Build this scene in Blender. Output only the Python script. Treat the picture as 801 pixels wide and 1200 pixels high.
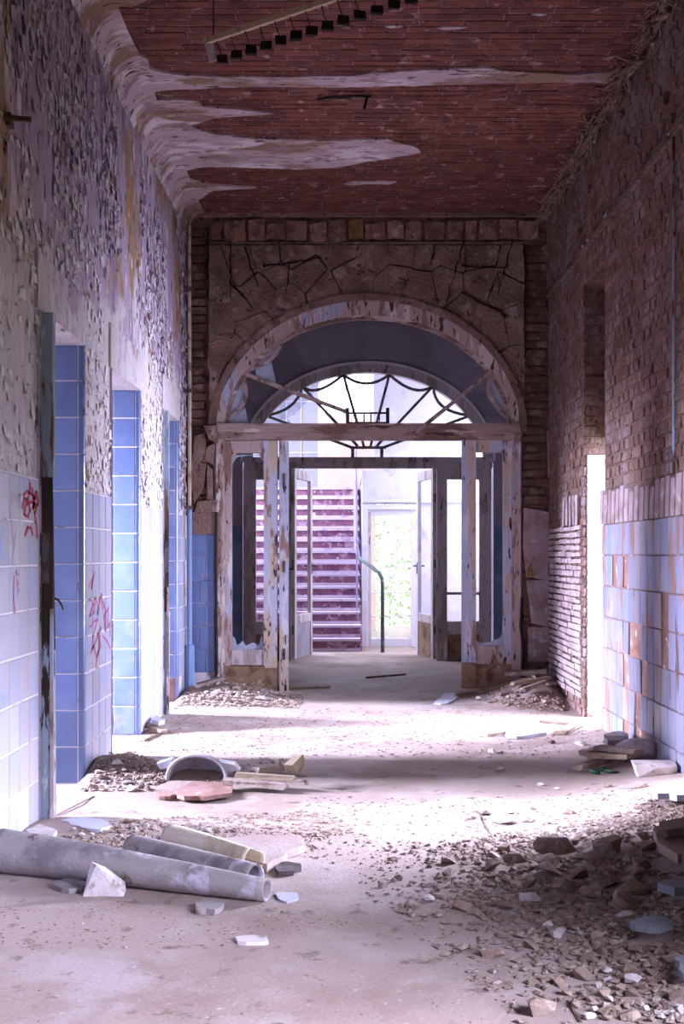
import bpy, bmesh, math, random
from mathutils import Vector, Matrix, noise
from mathutils.geometry import tessellate_polygon

random.seed(7)
for o in list(bpy.data.objects):
    bpy.data.objects.remove(o)
SC = bpy.context.scene
COL = SC.collection

# ---------------------------------------------------------------- camera
FPX = 1339.0            # focal length in pixels of the 801x1200 frame
VX, VY = 406.0, 651.0   # vanishing point of the corridor
EYE = 1.25
cam_d = bpy.data.cameras.new('camera')
cam = bpy.data.objects.new('camera', cam_d)
COL.objects.link(cam)
cam.location = (0, 0, EYE)
cam.rotation_euler = (math.pi / 2, 0, 0)
cam_d.sensor_fit = 'VERTICAL'
cam_d.sensor_height = 36
cam_d.sensor_width = 24
cam_d.lens = FPX / 1200 * 36
cam_d.shift_x = -(VX - 400.5) / 1200
cam_d.shift_y = (VY - 600) / 1200
cam_d.clip_start = 0.05
cam_d.clip_end = 300
SC.camera = cam

# ---------------------------------------------------------------- world, daylight, exposure
w = bpy.data.worlds.new('overcast_sky')
SC.world = w
w.use_nodes = True
bg = w.node_tree.nodes['Background']
bg.inputs[0].default_value = (0.86, 0.90, 1.0, 1)
bg.inputs[1].default_value = 12.0
SC.view_settings.view_transform = 'Standard'
SC.view_settings.look = 'None'
SC.view_settings.gamma = 1
SC.view_settings.exposure = -0.8
SC.view_settings.use_curve_mapping = False
DAY = (0.69, 0.71, 1.0)

def area(name, loc, target, sx, sy, power, col=DAY, spread=180):
    l = bpy.data.lights.new(name, 'AREA')
    l.shape = 'RECTANGLE'
    l.size, l.size_y = sx, sy
    l.energy = power
    l.color = col
    l.spread = math.radians(spread)
    o = bpy.data.objects.new(name, l)
    COL.objects.link(o)
    o.location = loc
    o.rotation_euler = (Vector(target) - Vector(loc)).to_track_quat('-Z', 'Y').to_euler()
    return o

# daylight in the windows of the rooms on the left (behind the three doorways)
area('daylight_room_a', (-4.92, 6.12, 2.0), (0.2, 5.72, 0.1), 0.5, 1.5, 300, spread=50)
area('daylight_room_b', (-4.92, 6.98, 2.0), (0.2, 7.75, 0.1), 0.5, 1.5, 450, spread=52)
area('daylight_room_c', (-4.92, 9.86, 2.0), (0.2, 9.10, 0.1), 0.5, 1.5, 330, spread=52)
# daylight in the openings of the outer wall on the right
area('daylight_opening_a', (2.42, 8.45, 1.3), (-1.4, 8.4, 0.5), 0.66, 1.6, 330, spread=100)
area('daylight_opening_b', (2.42, 6.0, 1.6), (-0.1, 4.75, 0.0), 0.7, 1.7, 380, spread=55)
area('daylight_opening_c', (2.42, 1.6, 1.6), (-0.2, 3.1, 0.0), 0.9, 1.7, 190, spread=62)
# daylight in the stair hall windows
area('daylight_stair_side', (-2.55, 16.2, 3.3), (0.5, 16.0, 1.0), 2.6, 2.6, 500)
area('daylight_stair_back', (0.0, 19.3, 4.2), (0.0, 15.0, 1.4), 1.0, 2.0, 340)
area('daylight_stair_front', (2.75, 14.7, 2.4), (0.0, 15.3, 1.2), 1.2, 2.4, 260)

# ---------------------------------------------------------------- helpers
def lin(h):
    h = h.lstrip('#')
    out = []
    for i in (0, 2, 4):
        c = int(h[i:i + 2], 16) / 255
        out.append(c / 12.92 if c <= 0.04045 else ((c + 0.055) / 1.055) ** 2.4)
    return tuple(out) + (1,)

def P(x, y, d):
    """photo pixel at depth d -> world point"""
    return Vector(((x - VX) * d / FPX, d, EYE - (y - VY) * d / FPX))

def F(x, y, z=0.0):
    """photo pixel lying on the horizontal plane z -> world point"""
    d = (EYE - z) * FPX / (y - VY)
    return Vector(((x - VX) * d / FPX, d, z))

def FB(x, y, lift=0.0):
    """photo pixel -> first point of the debris-covered floor (plus lift) along its ray"""
    ya = (EYE - lift - .32) * FPX / (y - VY)
    yb = (EYE - lift) * FPX / (y - VY)
    n = 30
    d = yb
    for k in range(n + 1):
        t = ya + (yb - ya) * k / n
        if EYE - (y - VY) * t / FPX <= bank((x - VX) * t / FPX, t) + lift:
            d = t
            break
    X = (x - VX) * d / FPX
    return Vector((X, d, bank(X, d)))

class MB:
    def __init__(self):
        self.v, self.f = [], []
    def add(self, vs, fs):
        n = len(self.v)
        self.v += [tuple(q) for q in vs]
        self.f += [tuple(i + n for i in t) for t in fs]
        return self
    def box(self, a, b, j=0.0):
        x0, y0, z0 = a
        x1, y1, z1 = b
        vs = [(x0, y0, z0), (x1, y0, z0), (x1, y1, z0), (x0, y1, z0),
              (x0, y0, z1), (x1, y0, z1), (x1, y1, z1), (x0, y1, z1)]
        if j:
            vs = [tuple(c + random.uniform(-j, j) for c in q) for q in vs]
        return self.add(vs, [(0, 3, 2, 1), (4, 5, 6, 7), (0, 1, 5, 4), (1, 2, 6, 5), (2, 3, 7, 6), (3, 0, 4, 7)])
    def bar(self, p, q, w, h, up=(0, 0, 1), w2=None, h2=None):
        p, q = Vector(p), Vector(q)
        d = (q - p).normalized()
        u = Vector(up)
        s = d.cross(u)
        if s.length < 1e-4:
            s = d.cross(Vector((0, 1, 0)))
        s.normalize()
        u = s.cross(d).normalized()
        w2 = w if w2 is None else w2
        h2 = h if h2 is None else h2
        vs = []
        for c, ww, hh in ((p, w, h), (q, w2, h2)):
            for a, b in ((-1, -1), (1, -1), (1, 1), (-1, 1)):
                vs.append(c + s * a * ww / 2 + u * b * hh / 2)
        return self.add(vs, [(0, 1, 2, 3), (7, 6, 5, 4), (0, 4, 5, 1), (1, 5, 6, 2), (2, 6, 7, 3), (3, 7, 4, 0)])
    def tube(self, pts, r, n=8, cap=True, jit=0.0):
        pts = [Vector(q) for q in pts]
        m = len(pts)
        rs = r if isinstance(r, (list, tuple)) else [r] * m
        vs, fs = [], []
        ref = None
        for i, c in enumerate(pts):
            d = (pts[min(i + 1, m - 1)] - pts[max(i - 1, 0)]).normalized()
            if ref is None:
                ref = Vector((0, 0, 1)) if abs(d.z) < 0.9 else Vector((1, 0, 0))
            s = d.cross(ref).normalized()
            ref = s.cross(d).normalized()
            for k in range(n):
                a = 2 * math.pi * k / n
                rr = rs[i] * (1 + random.uniform(-jit, jit))
                vs.append(c + s * math.cos(a) * rr + ref * math.sin(a) * rr)
        for i in range(m - 1):
            for k in range(n):
                k2 = (k + 1) % n
                fs.append((i * n + k, i * n + k2, (i + 1) * n + k2, (i + 1) * n + k))
        if cap:
            fs.append(tuple(range(n - 1, -1, -1)))
            fs.append(tuple((m - 1) * n + k for k in range(n)))
        return self.add(vs, fs)
    def prism(self, poly, ext):
        """planar polygon (may be concave) extruded by a vector"""
        poly = [Vector(q) for q in poly]
        ext = Vector(ext)
        n = len(poly)
        tri = tessellate_polygon([poly])
        vs = poly + [q + ext for q in poly]
        fs = [tuple(t) for t in tri] + [tuple(i + n for i in reversed(t)) for t in tri]
        for i in range(n):
            k = (i + 1) % n
            fs.append((i, k, k + n, i + n))
        return self.add(vs, fs)
    def mesh(self, name, mat=None, smooth=False):
        me = bpy.data.meshes.new(name)
        me.from_pydata(self.v, [], self.f)
        bm = bmesh.new()
        bm.from_mesh(me)
        bmesh.ops.recalc_face_normals(bm, faces=bm.faces)
        bm.to_mesh(me)
        bm.free()
        if mat:
            me.materials.append(mat)
        if smooth:
            for p in me.polygons:
                p.use_smooth = True
        return me
    def build(self, name, mat, parent=None, smooth=False, **kw):
        return put(name, self.mesh(name, mat, smooth), parent, **kw)

def put(name, me, parent=None, mtx=None, label=None, cat=None, group=None, kind=None):
    o = bpy.data.objects.new(name, me)
    COL.objects.link(o)
    if mtx is not None:
        o.matrix_basis = mtx
    if parent is not None:
        o.parent = parent
    return tag(o, label, cat, group, kind)

def tag(o, label=None, cat=None, group=None, kind=None):
    if label: o['label'] = label
    if cat: o['category'] = cat
    if group: o['group'] = group
    if kind: o['kind'] = kind
    return o

def thing(name, loc, label, cat, group=None, kind=None, rotz=0.0):
    o = bpy.data.objects.new(name, None)
    COL.objects.link(o)
    o.empty_display_size = 0.1
    o.location = loc
    o.rotation_euler = (0, 0, rotz)
    return tag(o, label, cat, group, kind)

def part(mb, name, mat, root, smooth=False, label=None, kind=None):
    """mesh given in world space, parented to an Empty without moving it"""
    off = root.matrix_basis.inverted() if root.parent is None else Matrix()
    me = mb.mesh(name, mat, smooth)
    me.transform(off)
    return put(name, me, root, label=label, kind=kind)

def subpart(mb, name, mat, prt, root, smooth=False, label=None):
    me = mb.mesh(name, mat, smooth)
    me.transform(root.matrix_basis.inverted())
    return put(name, me, prt, label=label)

# ---------------------------------------------------------------- materials
def new_mat(name):
    m = bpy.data.materials.new(name)
    m.use_nodes = True
    nt = m.node_tree
    return m, nt, nt.nodes['Principled BSDF']

def mk(name, base, layers=(), rough=0.85, bump=0.25, bscale=60, stretch=(1, 1, 1), rnd=0.0, spec=0.3, bdist=0.01, coat=0):
    """base colour, then layers (colour, scale, low, high[, stretch]) mixed over it by noise"""
    m, nt, bs = new_mat(name)
    N, L = nt.nodes, nt.links
    geo = N.new('ShaderNodeNewGeometry')
    cur = N.new('ShaderNodeRGB')
    cur.outputs[0].default_value = lin(base)
    out = cur.outputs[0]
    for i, ly in enumerate(layers):
        c, sc, lo, hi = ly[:4]
        st = ly[4] if len(ly) > 4 else stretch
        mp = N.new('ShaderNodeMapping')
        mp.inputs['Scale'].default_value = st
        mp.inputs['Location'].default_value = (i * 7.3, i * 3.1, i * 5.7)
        L.new(geo.outputs['Position'], mp.inputs['Vector'])
        nz = N.new('ShaderNodeTexNoise')
        nz.inputs['Scale'].default_value = sc
        nz.inputs['Detail'].default_value = 6
        nz.inputs['Roughness'].default_value = 0.62
        L.new(mp.outputs[0], nz.inputs['Vector'])
        mr = N.new('ShaderNodeMapRange')
        mr.inputs['From Min'].default_value = lo
        mr.inputs['From Max'].default_value = hi
        L.new(nz.outputs['Fac'], mr.inputs['Value'])
        mx = N.new('ShaderNodeMix')
        mx.data_type = 'RGBA'
        L.new(mr.outputs[0], mx.inputs[0])
        L.new(out, mx.inputs[6])
        mx.inputs[7].default_value = lin(c)
        out = mx.outputs[2]
    if rnd:
        oi = N.new('ShaderNodeObjectInfo')
        hs = N.new('ShaderNodeHueSaturation')
        mr = N.new('ShaderNodeMapRange')
        mr.inputs['To Min'].default_value = 1 - rnd
        mr.inputs['To Max'].default_value = 1 + rnd
        L.new(oi.outputs['Random'], mr.inputs['Value'])
        L.new(mr.outputs[0], hs.inputs['Value'])
        L.new(out, hs.inputs['Color'])
        out = hs.outputs[0]
    L.new(out, bs.inputs['Base Color'])
    bs.inputs['Roughness'].default_value = rough
    bs.inputs['Specular IOR Level'].default_value = spec
    if coat:
        bs.inputs['Coat Weight'].default_value = coat
    if bump:
        mp = N.new('ShaderNodeMapping')
        mp.inputs['Scale'].default_value = stretch
        L.new(geo.outputs['Position'], mp.inputs['Vector'])
        nz = N.new('ShaderNodeTexNoise')
        nz.inputs['Scale'].default_value = bscale
        nz.inputs['Detail'].default_value = 5
        L.new(mp.outputs[0], nz.inputs['Vector'])
        bp = N.new('ShaderNodeBump')
        bp.inputs['Strength'].default_value = bump
        bp.inputs['Distance'].default_value = bdist
        L.new(nz.outputs['Fac'], bp.inputs['Height'])
        L.new(bp.outputs[0], bs.inputs['Normal'])
    return m

V = (1, 1, 0.22)
M = {}
M['peel'] = mk('peeling_plaster', 'a894a6', [('9a7a5e', 1.5, .54, .60, (1, 1, .5)), ('c4bac2', 2.2, .54, .60, (1, 1, .45)),
               ('8c7890', 3.5, .56, .62, V), ('cfc6c4', 7, .60, .63, (1, 1, .4)), ('4a3a38', 13, .61, .64, (1, 1, .4)), ('2e2424', 24, .635, .66, (1, 1, .5))], bump=.9, bscale=14, stretch=(1, 1, .4), bdist=.04)
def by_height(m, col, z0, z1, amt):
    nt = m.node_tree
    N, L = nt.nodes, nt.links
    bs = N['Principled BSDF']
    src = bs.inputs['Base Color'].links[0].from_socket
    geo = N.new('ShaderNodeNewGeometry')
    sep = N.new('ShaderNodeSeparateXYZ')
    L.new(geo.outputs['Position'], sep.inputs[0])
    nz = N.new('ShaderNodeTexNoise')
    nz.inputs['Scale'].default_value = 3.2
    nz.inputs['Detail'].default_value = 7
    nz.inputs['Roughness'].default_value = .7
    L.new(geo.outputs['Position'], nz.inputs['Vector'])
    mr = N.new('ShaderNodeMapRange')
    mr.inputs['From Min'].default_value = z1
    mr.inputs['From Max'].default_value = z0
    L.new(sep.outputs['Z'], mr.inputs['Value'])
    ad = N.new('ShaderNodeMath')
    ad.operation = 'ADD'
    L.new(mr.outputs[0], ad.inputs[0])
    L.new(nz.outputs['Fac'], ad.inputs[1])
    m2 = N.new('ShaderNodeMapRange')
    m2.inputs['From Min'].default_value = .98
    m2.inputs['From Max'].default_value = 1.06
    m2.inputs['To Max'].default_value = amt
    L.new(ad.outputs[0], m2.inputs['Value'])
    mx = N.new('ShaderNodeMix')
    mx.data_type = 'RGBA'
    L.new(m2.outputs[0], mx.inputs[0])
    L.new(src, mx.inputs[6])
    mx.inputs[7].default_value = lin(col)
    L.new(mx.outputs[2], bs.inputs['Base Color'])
by_height(M['peel'], 'cbc3c2', 1.9, 3.6, .7)  # cream lower paint; stronger light low on the wall is in this colour too
M['flake'] = mk('paint_flake', 'c6bcc8', [('ad9aac', 4, .45, .6), ('a08c88', 9, .58, .7)], bump=0.2)
M['flakec'] = mk('cream_paint_flake', 'e0dad8', [('bfb2b4', 5, .5, .6), ('9c8a80', 9, .6, .68)], bump=.2)
M['cove'] = mk('ceiling_plaster', 'b8a6ac', [('8f7462', 2.4, .50, .56, (.5, 1.5, 1)), ('d4cad0', 3.2, .55, .60, (.5, 1.3, 1)), ('96808a', 7, .55, .62, (.5, 1.3, 1)), ('4a3834', 13, .61, .64, (.4, 1.8, 1)), ('2e2220', 26, .64, .67)],
               bump=.5, bscale=25, bdist=.02)
M['brickc'] = mk('ceiling_brick', '78463c', [('60362f', 7, .45, .6), ('a88a8a', 10, .60, .68), ('4a302c', 22, .6, .68)], rnd=.22, bump=.6, bscale=45)
M['mortar'] = mk('mortar', '8a706c', [('4c3834', 9, .48, .58)], bump=.7, bscale=50)
M['mortard'] = mk('dark_mortar', '70584e', [('4a3a34', 12, .5, .62)], bump=.7, bscale=50)
M['brickr'] = mk('dusty_brick', '755850', [('684a3e', 5, .45, .55), ('846c62', 9, .52, .6), ('827072', 2.5, .52, .62), ('644e46', 14, .56, .62), ('34261f', 22, .61, .66)], rnd=.14, bump=.8, bscale=50)
M['brickd'] = mk('sooty_brick', '664a40', [('52392f', 6, .45, .6), ('7e685e', 9, .54, .62)], rnd=.16, bump=.7, bscale=50)
M['plasterb'] = mk('brown_plaster', '826a60', [('6e564a', 3, .45, .6), ('988278', 6, .55, .65), ('4a3630', 12, .6, .66), ('2a1c18', 24, .64, .68)], bump=.9, bscale=40, bdist=.02)
M['stone'] = mk('rubble_stone', '8a6c5c', [('6a5048', 8, .45, .6), ('a48a7c', 14, .58, .66)], rnd=.3, bump=.8, bscale=40)
M['ochre'] = mk('ochre_stone', '80633f', [('6a5036', 12, .5, .65)], bump=.5)
M['tile'] = mk('blue_tile', '6476a2', [('7283ac', 3, .5, .65), ('84869a', 6, .58, .7)], rnd=.12, rough=.28, spec=.5, bump=.06, bscale=30, coat=.15)
M['tilef'] = mk('sheen_dusty_blue_tile', '9ea2ba', [('a8a5b2', 2.5, .42, .58), ('aca2a8', 5, .52, .64, V), ('8c99c0', 4, .56, .66)], rnd=.10, rough=.38, spec=.5, bump=.08, bscale=30)  # paler than the reveal tiles: grazing sheen put into the colour, plus dust
M['tiler'] = mk('stained_blue_tile', '7c7c94', [('8f868c', 4, .48, .58, V), ('727ea2', 3.5, .54, .62, V), ('8a6a5c', 5, .56, .60, V), ('6a4c40', 12, .60, .64, V)], rnd=.12, rough=.4, spec=.4, bump=.12, bscale=30)
M['tiled'] = mk('slate_blue_tile', '5f7596', [('6f82a0', 4, .5, .6)], rnd=.15, rough=.4, bump=.06)
M['grout'] = mk('grout', 'ddd2d8', [('9a8880', 7, .55, .65)], bump=.3)
M['grouto'] = mk('orange_mortar', '8c6c60', [('7a5648', 8, .45, .6), ('cbb4ac', 10, .58, .66)], bump=.7, bscale=50)
M['ridge'] = mk('ridged_mortar', '9c8a8c', [('84706e', 5, .45, .6), ('b4a4a6', 9, .56, .66)], bump=.6, bscale=60)
M['wood'] = mk('peeling_paint_wood', 'aa9894', [('84695c', 8, .52, .56, V), ('a2a6bc', 5, .56, .60, V), ('c8bcb8', 10, .56, .60, V), ('4a3830', 18, .60, .63, V), ('2c201c', 34, .62, .65, V)],
               bump=.8, bscale=30, stretch=(1, 1, .3), bdist=.01)
M['woodb'] = mk('blue_white_paint_wood', 'adb2c6', [('b8a592', 5, .50, .55, V), ('8a7066', 9, .57, .61, V), ('c6c4d0', 8, .58, .63, V), ('3e302a', 20, .60, .63, V), ('2c201c', 34, .63, .66, V)],
                bump=.8, bscale=30, stretch=(1, 1, .3), bdist=.01)
M['woodh'] = mk('weathered_beam', '98847e', [('735c52', 7, .48, .56, (.25, 1, 1)), ('b8a8a4', 9, .55, .60, (.25, 1, 1)), ('43332d', 18, .60, .64, (.25, 1, 1))],
                bump=.8, bscale=30, stretch=(.3, 1, 1), bdist=.01)
M['woodd'] = mk('dark_rotten_wood', '5a463c', [('34261f', 4, .45, .58, V), ('8fa0b4', 5, .60, .63, V)], bump=.9, bscale=25, stretch=(1, 1, .3), bdist=.02)
M['woodg'] = mk('grey_painted_wood', 'bcb0b2', [('9c8e8a', 8, .5, .58, V), ('ccc2c6', 9, .57, .62, V), ('6a5c58', 20, .62, .66, V)], bump=.5, bscale=30)
M['jamb'] = mk('peeling_jamb', '8a98a6', [('6b5040', 7, .54, .58, V), ('33251e', 12, .58, .62, V), ('b8c0c8', 10, .6, .64, V)], bump=.9, bscale=22, stretch=(1, 1, .35), bdist=.02)
M['kick'] = mk('brown_kick_panel', '8a6f58', [('5e4838', 5, .5, .62), ('a89680', 8, .6, .68)], bump=.4)
M['iron'] = mk('dull_iron', '5a5052', [('3a302e', 12, .5, .6)], bump=.3, rough=.7)
M['bar'] = mk('glazing_bar', 'a08e88', [('6a564c', 10, .5, .6), ('c0b4b0', 14, .6, .68)], bump=.5)
M['barg'] = mk('grey_glazing_bar', '8c8286', [('544a4c', 10, .5, .6)], bump=.4)
M['black'] = mk('black_rubber', '15131a', rough=.6, bump=0)
M['floor'] = mk('dusty_floor', '98867e', [('87746a', 1.2, .45, .62), ('a29490', 2.5, .5, .65), ('6c5a50', 9, .60, .7), ('b0a29e', 30, .62, .72)], rough=.75, bump=.3, bscale=60, bdist=.01)
M['dust'] = mk('plaster_rubble', '948074', [('7f6a5e', 9, .42, .55), ('b0a29c', 14, .55, .65)], rnd=.18, bump=.6, bscale=70)
M['white'] = mk('white_plaster', 'bdb3b2', [('a4979a', 7, .5, .62), ('8a7a70', 14, .56, .66)], rnd=.1, bump=.4)
M['greyl'] = mk('grey_lilac_plaster', '9a92a0', [('8c8492', 2, .45, .6), ('a29aa6', 5, .55, .66)], bump=.3)
M['lav'] = mk('lavender_plaster', 'c9c4d2', [('d6d2dc', 2, .5, .6), ('aaa4b4', 4, .58, .7)], bump=.2)
M['peach'] = mk('peach_plaster', 'd8b8a4', [('dcc6bc', 3, .5, .65)], bump=.2)
M['palew'] = mk('white_wall', 'dcd8e0', [('c8c4cc', 2, .5, .65)], bump=.2)
M['stair'] = mk('purple_stair', '83596c', [('6f4660', 5, .45, .58), ('a88a9c', 7, .52, .62), ('d0c2d0', 12, .62, .68)], bump=.4)
M['tread'] = mk('dusty_tread', 'c2b4c6', [('a58aa4', 5, .55, .66)], bump=.4)
M['railp'] = mk('green_rail_paint', '566660', [('8a9a90', 14, .58, .64), ('2e3a30', 9, .6, .66)], rough=.5, bump=.3)
M['raill'] = mk('lavender_rail_paint', '8f88ac', [('78708f', 8, .55, .65)], rough=.5, bump=.2)
M['pipet'] = mk('peeling_cream_pipe', 'bfb0a0', [('8a7462', 8, .5, .6), ('d2c8c0', 9, .58, .66)], bump=.7, bscale=40)
M['pipeb'] = mk('blue_pipe_paint', '7f96bc', [('a08f88', 9, .58, .64)], bump=.5)
M['pipe'] = mk('grey_cement', '8a8280', [('6d6468', 5, .5, .62), ('aaa2ac', 9, .56, .66), ('5e4a40', 7, .62, .68)], bump=.35, bscale=70)
M['cream'] = mk('cream_sheet', 'c8bca8', [('a8987f', 6, .52, .65)], bump=.2)
M['timber'] = mk('bare_timber', '94826e', [('6f5c4a', 6, .5, .6, (.3, 1, 1)), ('b0a294', 9, .58, .66, (.3, 1, 1))], rnd=.2, bump=.5, bscale=40, stretch=(.3, 1, 1))
M['timberd'] = mk('dusty_board', '86766e', [('6a5850', 6, .5, .6), ('a0948e', 9, .58, .66)], rnd=.25, bump=.5, bscale=40)
M['railw'] = mk('pale_rail', 'cbb698', [('a8906f', 9, .54, .64)], bump=.3)
M['terra'] = mk('terracotta', '8c6c66', [('7a584e', 7, .5, .6), ('c0a094', 12, .6, .68)], bump=.4)
M['ceram'] = mk('dirty_ceramic', 'c9c6d2', [('a89c94', 5, .54, .64)], rough=.3, spec=.5, bump=.1)
M['board'] = mk('pale_board', 'b2b3c0', [('a8a4b0', 4, .55, .65)], rough=.6, bump=.15)
M['slate'] = mk('blue_grey_slab', '80848e', [('6c707c', 6, .5, .65)], bump=.3)
M['rust'] = mk('rusty_iron', '8a4a2e', [('5a3020', 10, .5, .6)], bump=.5)
M['greeng'] = mk('green_bottle_glass', '1c5a38', rough=.15, bump=0, spec=.6)
M['red'] = mk('red_spray_paint', 'b8304c', [('8f2440', 12, .5, .6)], bump=0, rough=.5)
M['redf'] = mk('faded_red_paint', 'b06088', [('a86890', 8, .5, .6)], bump=0, rough=.5)
M['yel'] = mk('yellow_spray_paint', 'd8a048', bump=0, rough=.5)
M['litter'] = mk('red_litter', 'c02848', bump=0, rough=.5)
M['grass'] = mk('grass', '93aa74', [('a8ba8a', 2, .5, .6)], bump=.4)
M['leaf'] = mk('foliage', '98b478', [('b4c898', 3, .5, .6)], bump=.1, rough=.6)
M['straw'] = mk('straw_lath', '8a7262', [('5e4638', 20, .5, .6), ('b4a090', 30, .58, .66)], bump=.5)
M['crack'] = mk('crack_shade_and_clip', '1c1410', bump=.4)  # recess shade of the cracks as near-black colour; also the dark clips

def glass_mat(name, col, a):
    m, nt, bs = new_mat(name)
    nz = nt.nodes.new('ShaderNodeTexNoise')
    nz.inputs['Scale'].default_value = 8
    mr = nt.nodes.new('ShaderNodeMapRange')
    mr.inputs['To Min'].default_value = a - .15
    mr.inputs['To Max'].default_value = min(1, a + .15)
    nt.links.new(nz.outputs['Fac'], mr.inputs['Value'])
    nt.links.new(mr.outputs[0], bs.inputs['Alpha'])
    bs.inputs['Base Color'].default_value = lin(col)
    bs.inputs['Roughness'].default_value = .25
    return m
M['glass'] = glass_mat('dusty_glass', 'b4bcd0', .62)
M['glassc'] = glass_mat('clear_dusty_glass', 'c8d4d4', .2)

# ---------------------------------------------------------------- main dimensions
XL, XR, H = -1.446, 1.82, 4.33
D1, D2 = 10.3, 13.6
S1, S2 = FPX / D1, FPX / D2
def LY(x): return -XL * FPX / (VX - x)      # depth on the left wall at pixel column x
def RY(x): return XR * FPX / (x - VX)       # depth on the right wall
DOORS = [(LY(45), LY(97)), (LY(130), LY(163)), (LY(190), LY(208))]
HEAD = 2.4
WT = 0.30
Y0 = -2.5
TZ = 1.605       # top of the left dado
TH = 0.2006

def bank(x, y):
    """height of the debris-covered floor"""
    def ss(a, b, t):
        t = max(0, min(1, (t - a) / (b - a)))
        return t * t * (3 - 2 * t)
    if y > 10.45 or y < 1.5 or x < XL or x > XR + .3:
        return 0.0
    h = 0.0
    edge = 0.35 + 0.22 * max(0, y - 3.0)
    h += 0.10 * ss(edge, edge + 1.1, x) * ss(1.6, 3.0, y) * (1 - ss(8.2, 9.2, y))
    h += 0.20 * math.exp(-((x - 1.6) / .34) ** 2 - ((y - 9.85) / .42) ** 2)
    h += 0.13 * math.exp(-((x + 1.05) / .42) ** 2 - ((y - 9.95) / .38) ** 2)
    h += 0.10 * math.exp(-((x + 1.35) / .28) ** 2 - ((y - 6.55) / .35) ** 2)
    h += 0.05 * math.exp(-((x + 1.2) / .35) ** 2 - ((y - 5.1) / .25) ** 2)
    h += 0.05 * math.exp(-((x + .75) / .5) ** 2 - ((y - 6.35) / .22) ** 2)
    h += 0.012 * max(0, noise.noise((x * 2.3, y * 2.3, 1.7)))
    h += 0.006 * max(0, noise.noise((x * 9, y * 9, 4.2)))
    return h

# ---------------------------------------------------------------- floor
mb = MB()
mb.box((-5.4, Y0 - .3, -.2), (2.4, 20.2, -.02))
fl = mb.build('floor', M['floor'], kind='structure', label='dusty screed floor of the ruined corridor', cat='floor')
mb = MB()
nx, ny = 70, 210
xs = [XL - .32 + i * (XR + .5 - XL + .32) / nx for i in range(nx + 1)]
ys = [1.5 + j * (10.5 - 1.5) / ny for j in range(ny + 1)]
vs = [(x, y, bank(x, y)) for y in ys for x in xs]
fs = [(j * (nx + 1) + i, j * (nx + 1) + i + 1, (j + 1) * (nx + 1) + i + 1, (j + 1) * (nx + 1) + i) for j in range(ny) for i in range(nx)]
mb.add(vs, fs)
mb.build('dust_layer', M['floor'], fl, smooth=True)
mb = MB().box((-5.4, Y0 - .3, -.02), (XL - .31, 10.5, 0.0)).box((XL - .32, Y0 - .3, -.02), (2.3, 1.5, 0)).box((-2.8, 10.5, -.02), (3.0, 20.2, 0))
mb.build('screed', M['floor'], fl)

# ---------------------------------------------------------------- ceiling
CB = 0.004
mb = MB().box((-5.4, Y0 - .3, H + CB), (2.4, D1 + .36, H + .4))
ceil = mb.build('ceiling', M['mortar'], kind='structure', label='bare red brick ceiling with torn bands of white plaster', cat='ceiling')

def Cc(x, y):
    d = (H - EYE) * FPX / (VY - y)
    return ((x - VX) * d / FPX, d)
px = [(92, -25), (175, -2), (160, 3), (141, 6), (129, 13), (124, 25), (126, 39), (135, 51), (159, 60), (172, 67), (177, 79), (200, 85), (230, 87), (300, 88), (400, 87), (455, 82),
      (520, 80), (570, 77), (600, 81), (675, 86), (715, 82), (727, 77), (736, 82), (728, 98), (700, 95), (600, 95), (500, 98), (400, 100), (330, 99), (300, 100), (252, 100),
      (180, 105), (144, 112), (150, 115), (222, 115), (232, 117), (240, 123), (276, 126), (320, 131), (250, 137), (225, 145), (233, 150), (250, 155), (300, 161), (350, 162), (400, 163),
      (455, 161), (490, 172), (492, 177), (480, 180), (420, 189), (400, 194), (350, 197), (280, 194), (235, 194), (205, 202), (212, 207), (260, 216), (300, 219), (250, 222), (200, 240), (170, 200), (130, 120)]
plaster = []
for i, (x, y) in enumerate(px):
    q = Cc(x, y)
    plaster.append(q)
# the left edge runs under the cove
k0 = len(px) - 3
for i in range(k0, len(px)):
    plaster[i] = (XL + .06, plaster[i][1])
plaster[0] = (XL + .06, plaster[0][1])
# roughen the torn edges
rough = []
for i, a in enumerate(plaster):
    b = plaster[(i + 1) % len(plaster)]
    n = max(1, int(math.hypot(b[0] - a[0], b[1] - a[1]) / .07))
    for k in range(n):
        t = k / n
        j = 0 if k == 0 and i in (0, k0, k0 + 1, k0 + 2) else .012
        rough.append((a[0] + (b[0] - a[0]) * t + random.uniform(-j, j), a[1] + (b[1] - a[1]) * t + random.uniform(-j, j) * .7))
plaster = rough
def inside(poly, x, y):
    c = False
    n = len(poly)
    for i in range(n):
        a, b = poly[i], poly[i - 1]
        if (a[1] > y) != (b[1] > y) and x < (b[0] - a[0]) * (y - a[1]) / (b[1] - a[1]) + a[0]:
            c = not c
    return c
MB().prism([(x, y, H - .014) for x, y in plaster], (0, 0, .03)).build('plaster_patch', M['cove'], ceil)
for pl in ([(400, 214), (415, 212), (430, 212.5), (445, 211.5), (465, 213), (455, 215.5), (430, 215), (410, 216.5)], [(450, 30), (462, 28.5), (474, 29), (470, 31), (458, 32)],
           [(622, 16), (632, 14.5), (641, 16), (633, 18)], [(512, 32), (525, 30.5), (548, 31), (538, 33), (520, 34)]):
    MB().prism([Cc(x, y) + (H - .006,) for x, y in pl], (0, 0, .03)).build('plaster_patch', M['cove'], ceil)
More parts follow.
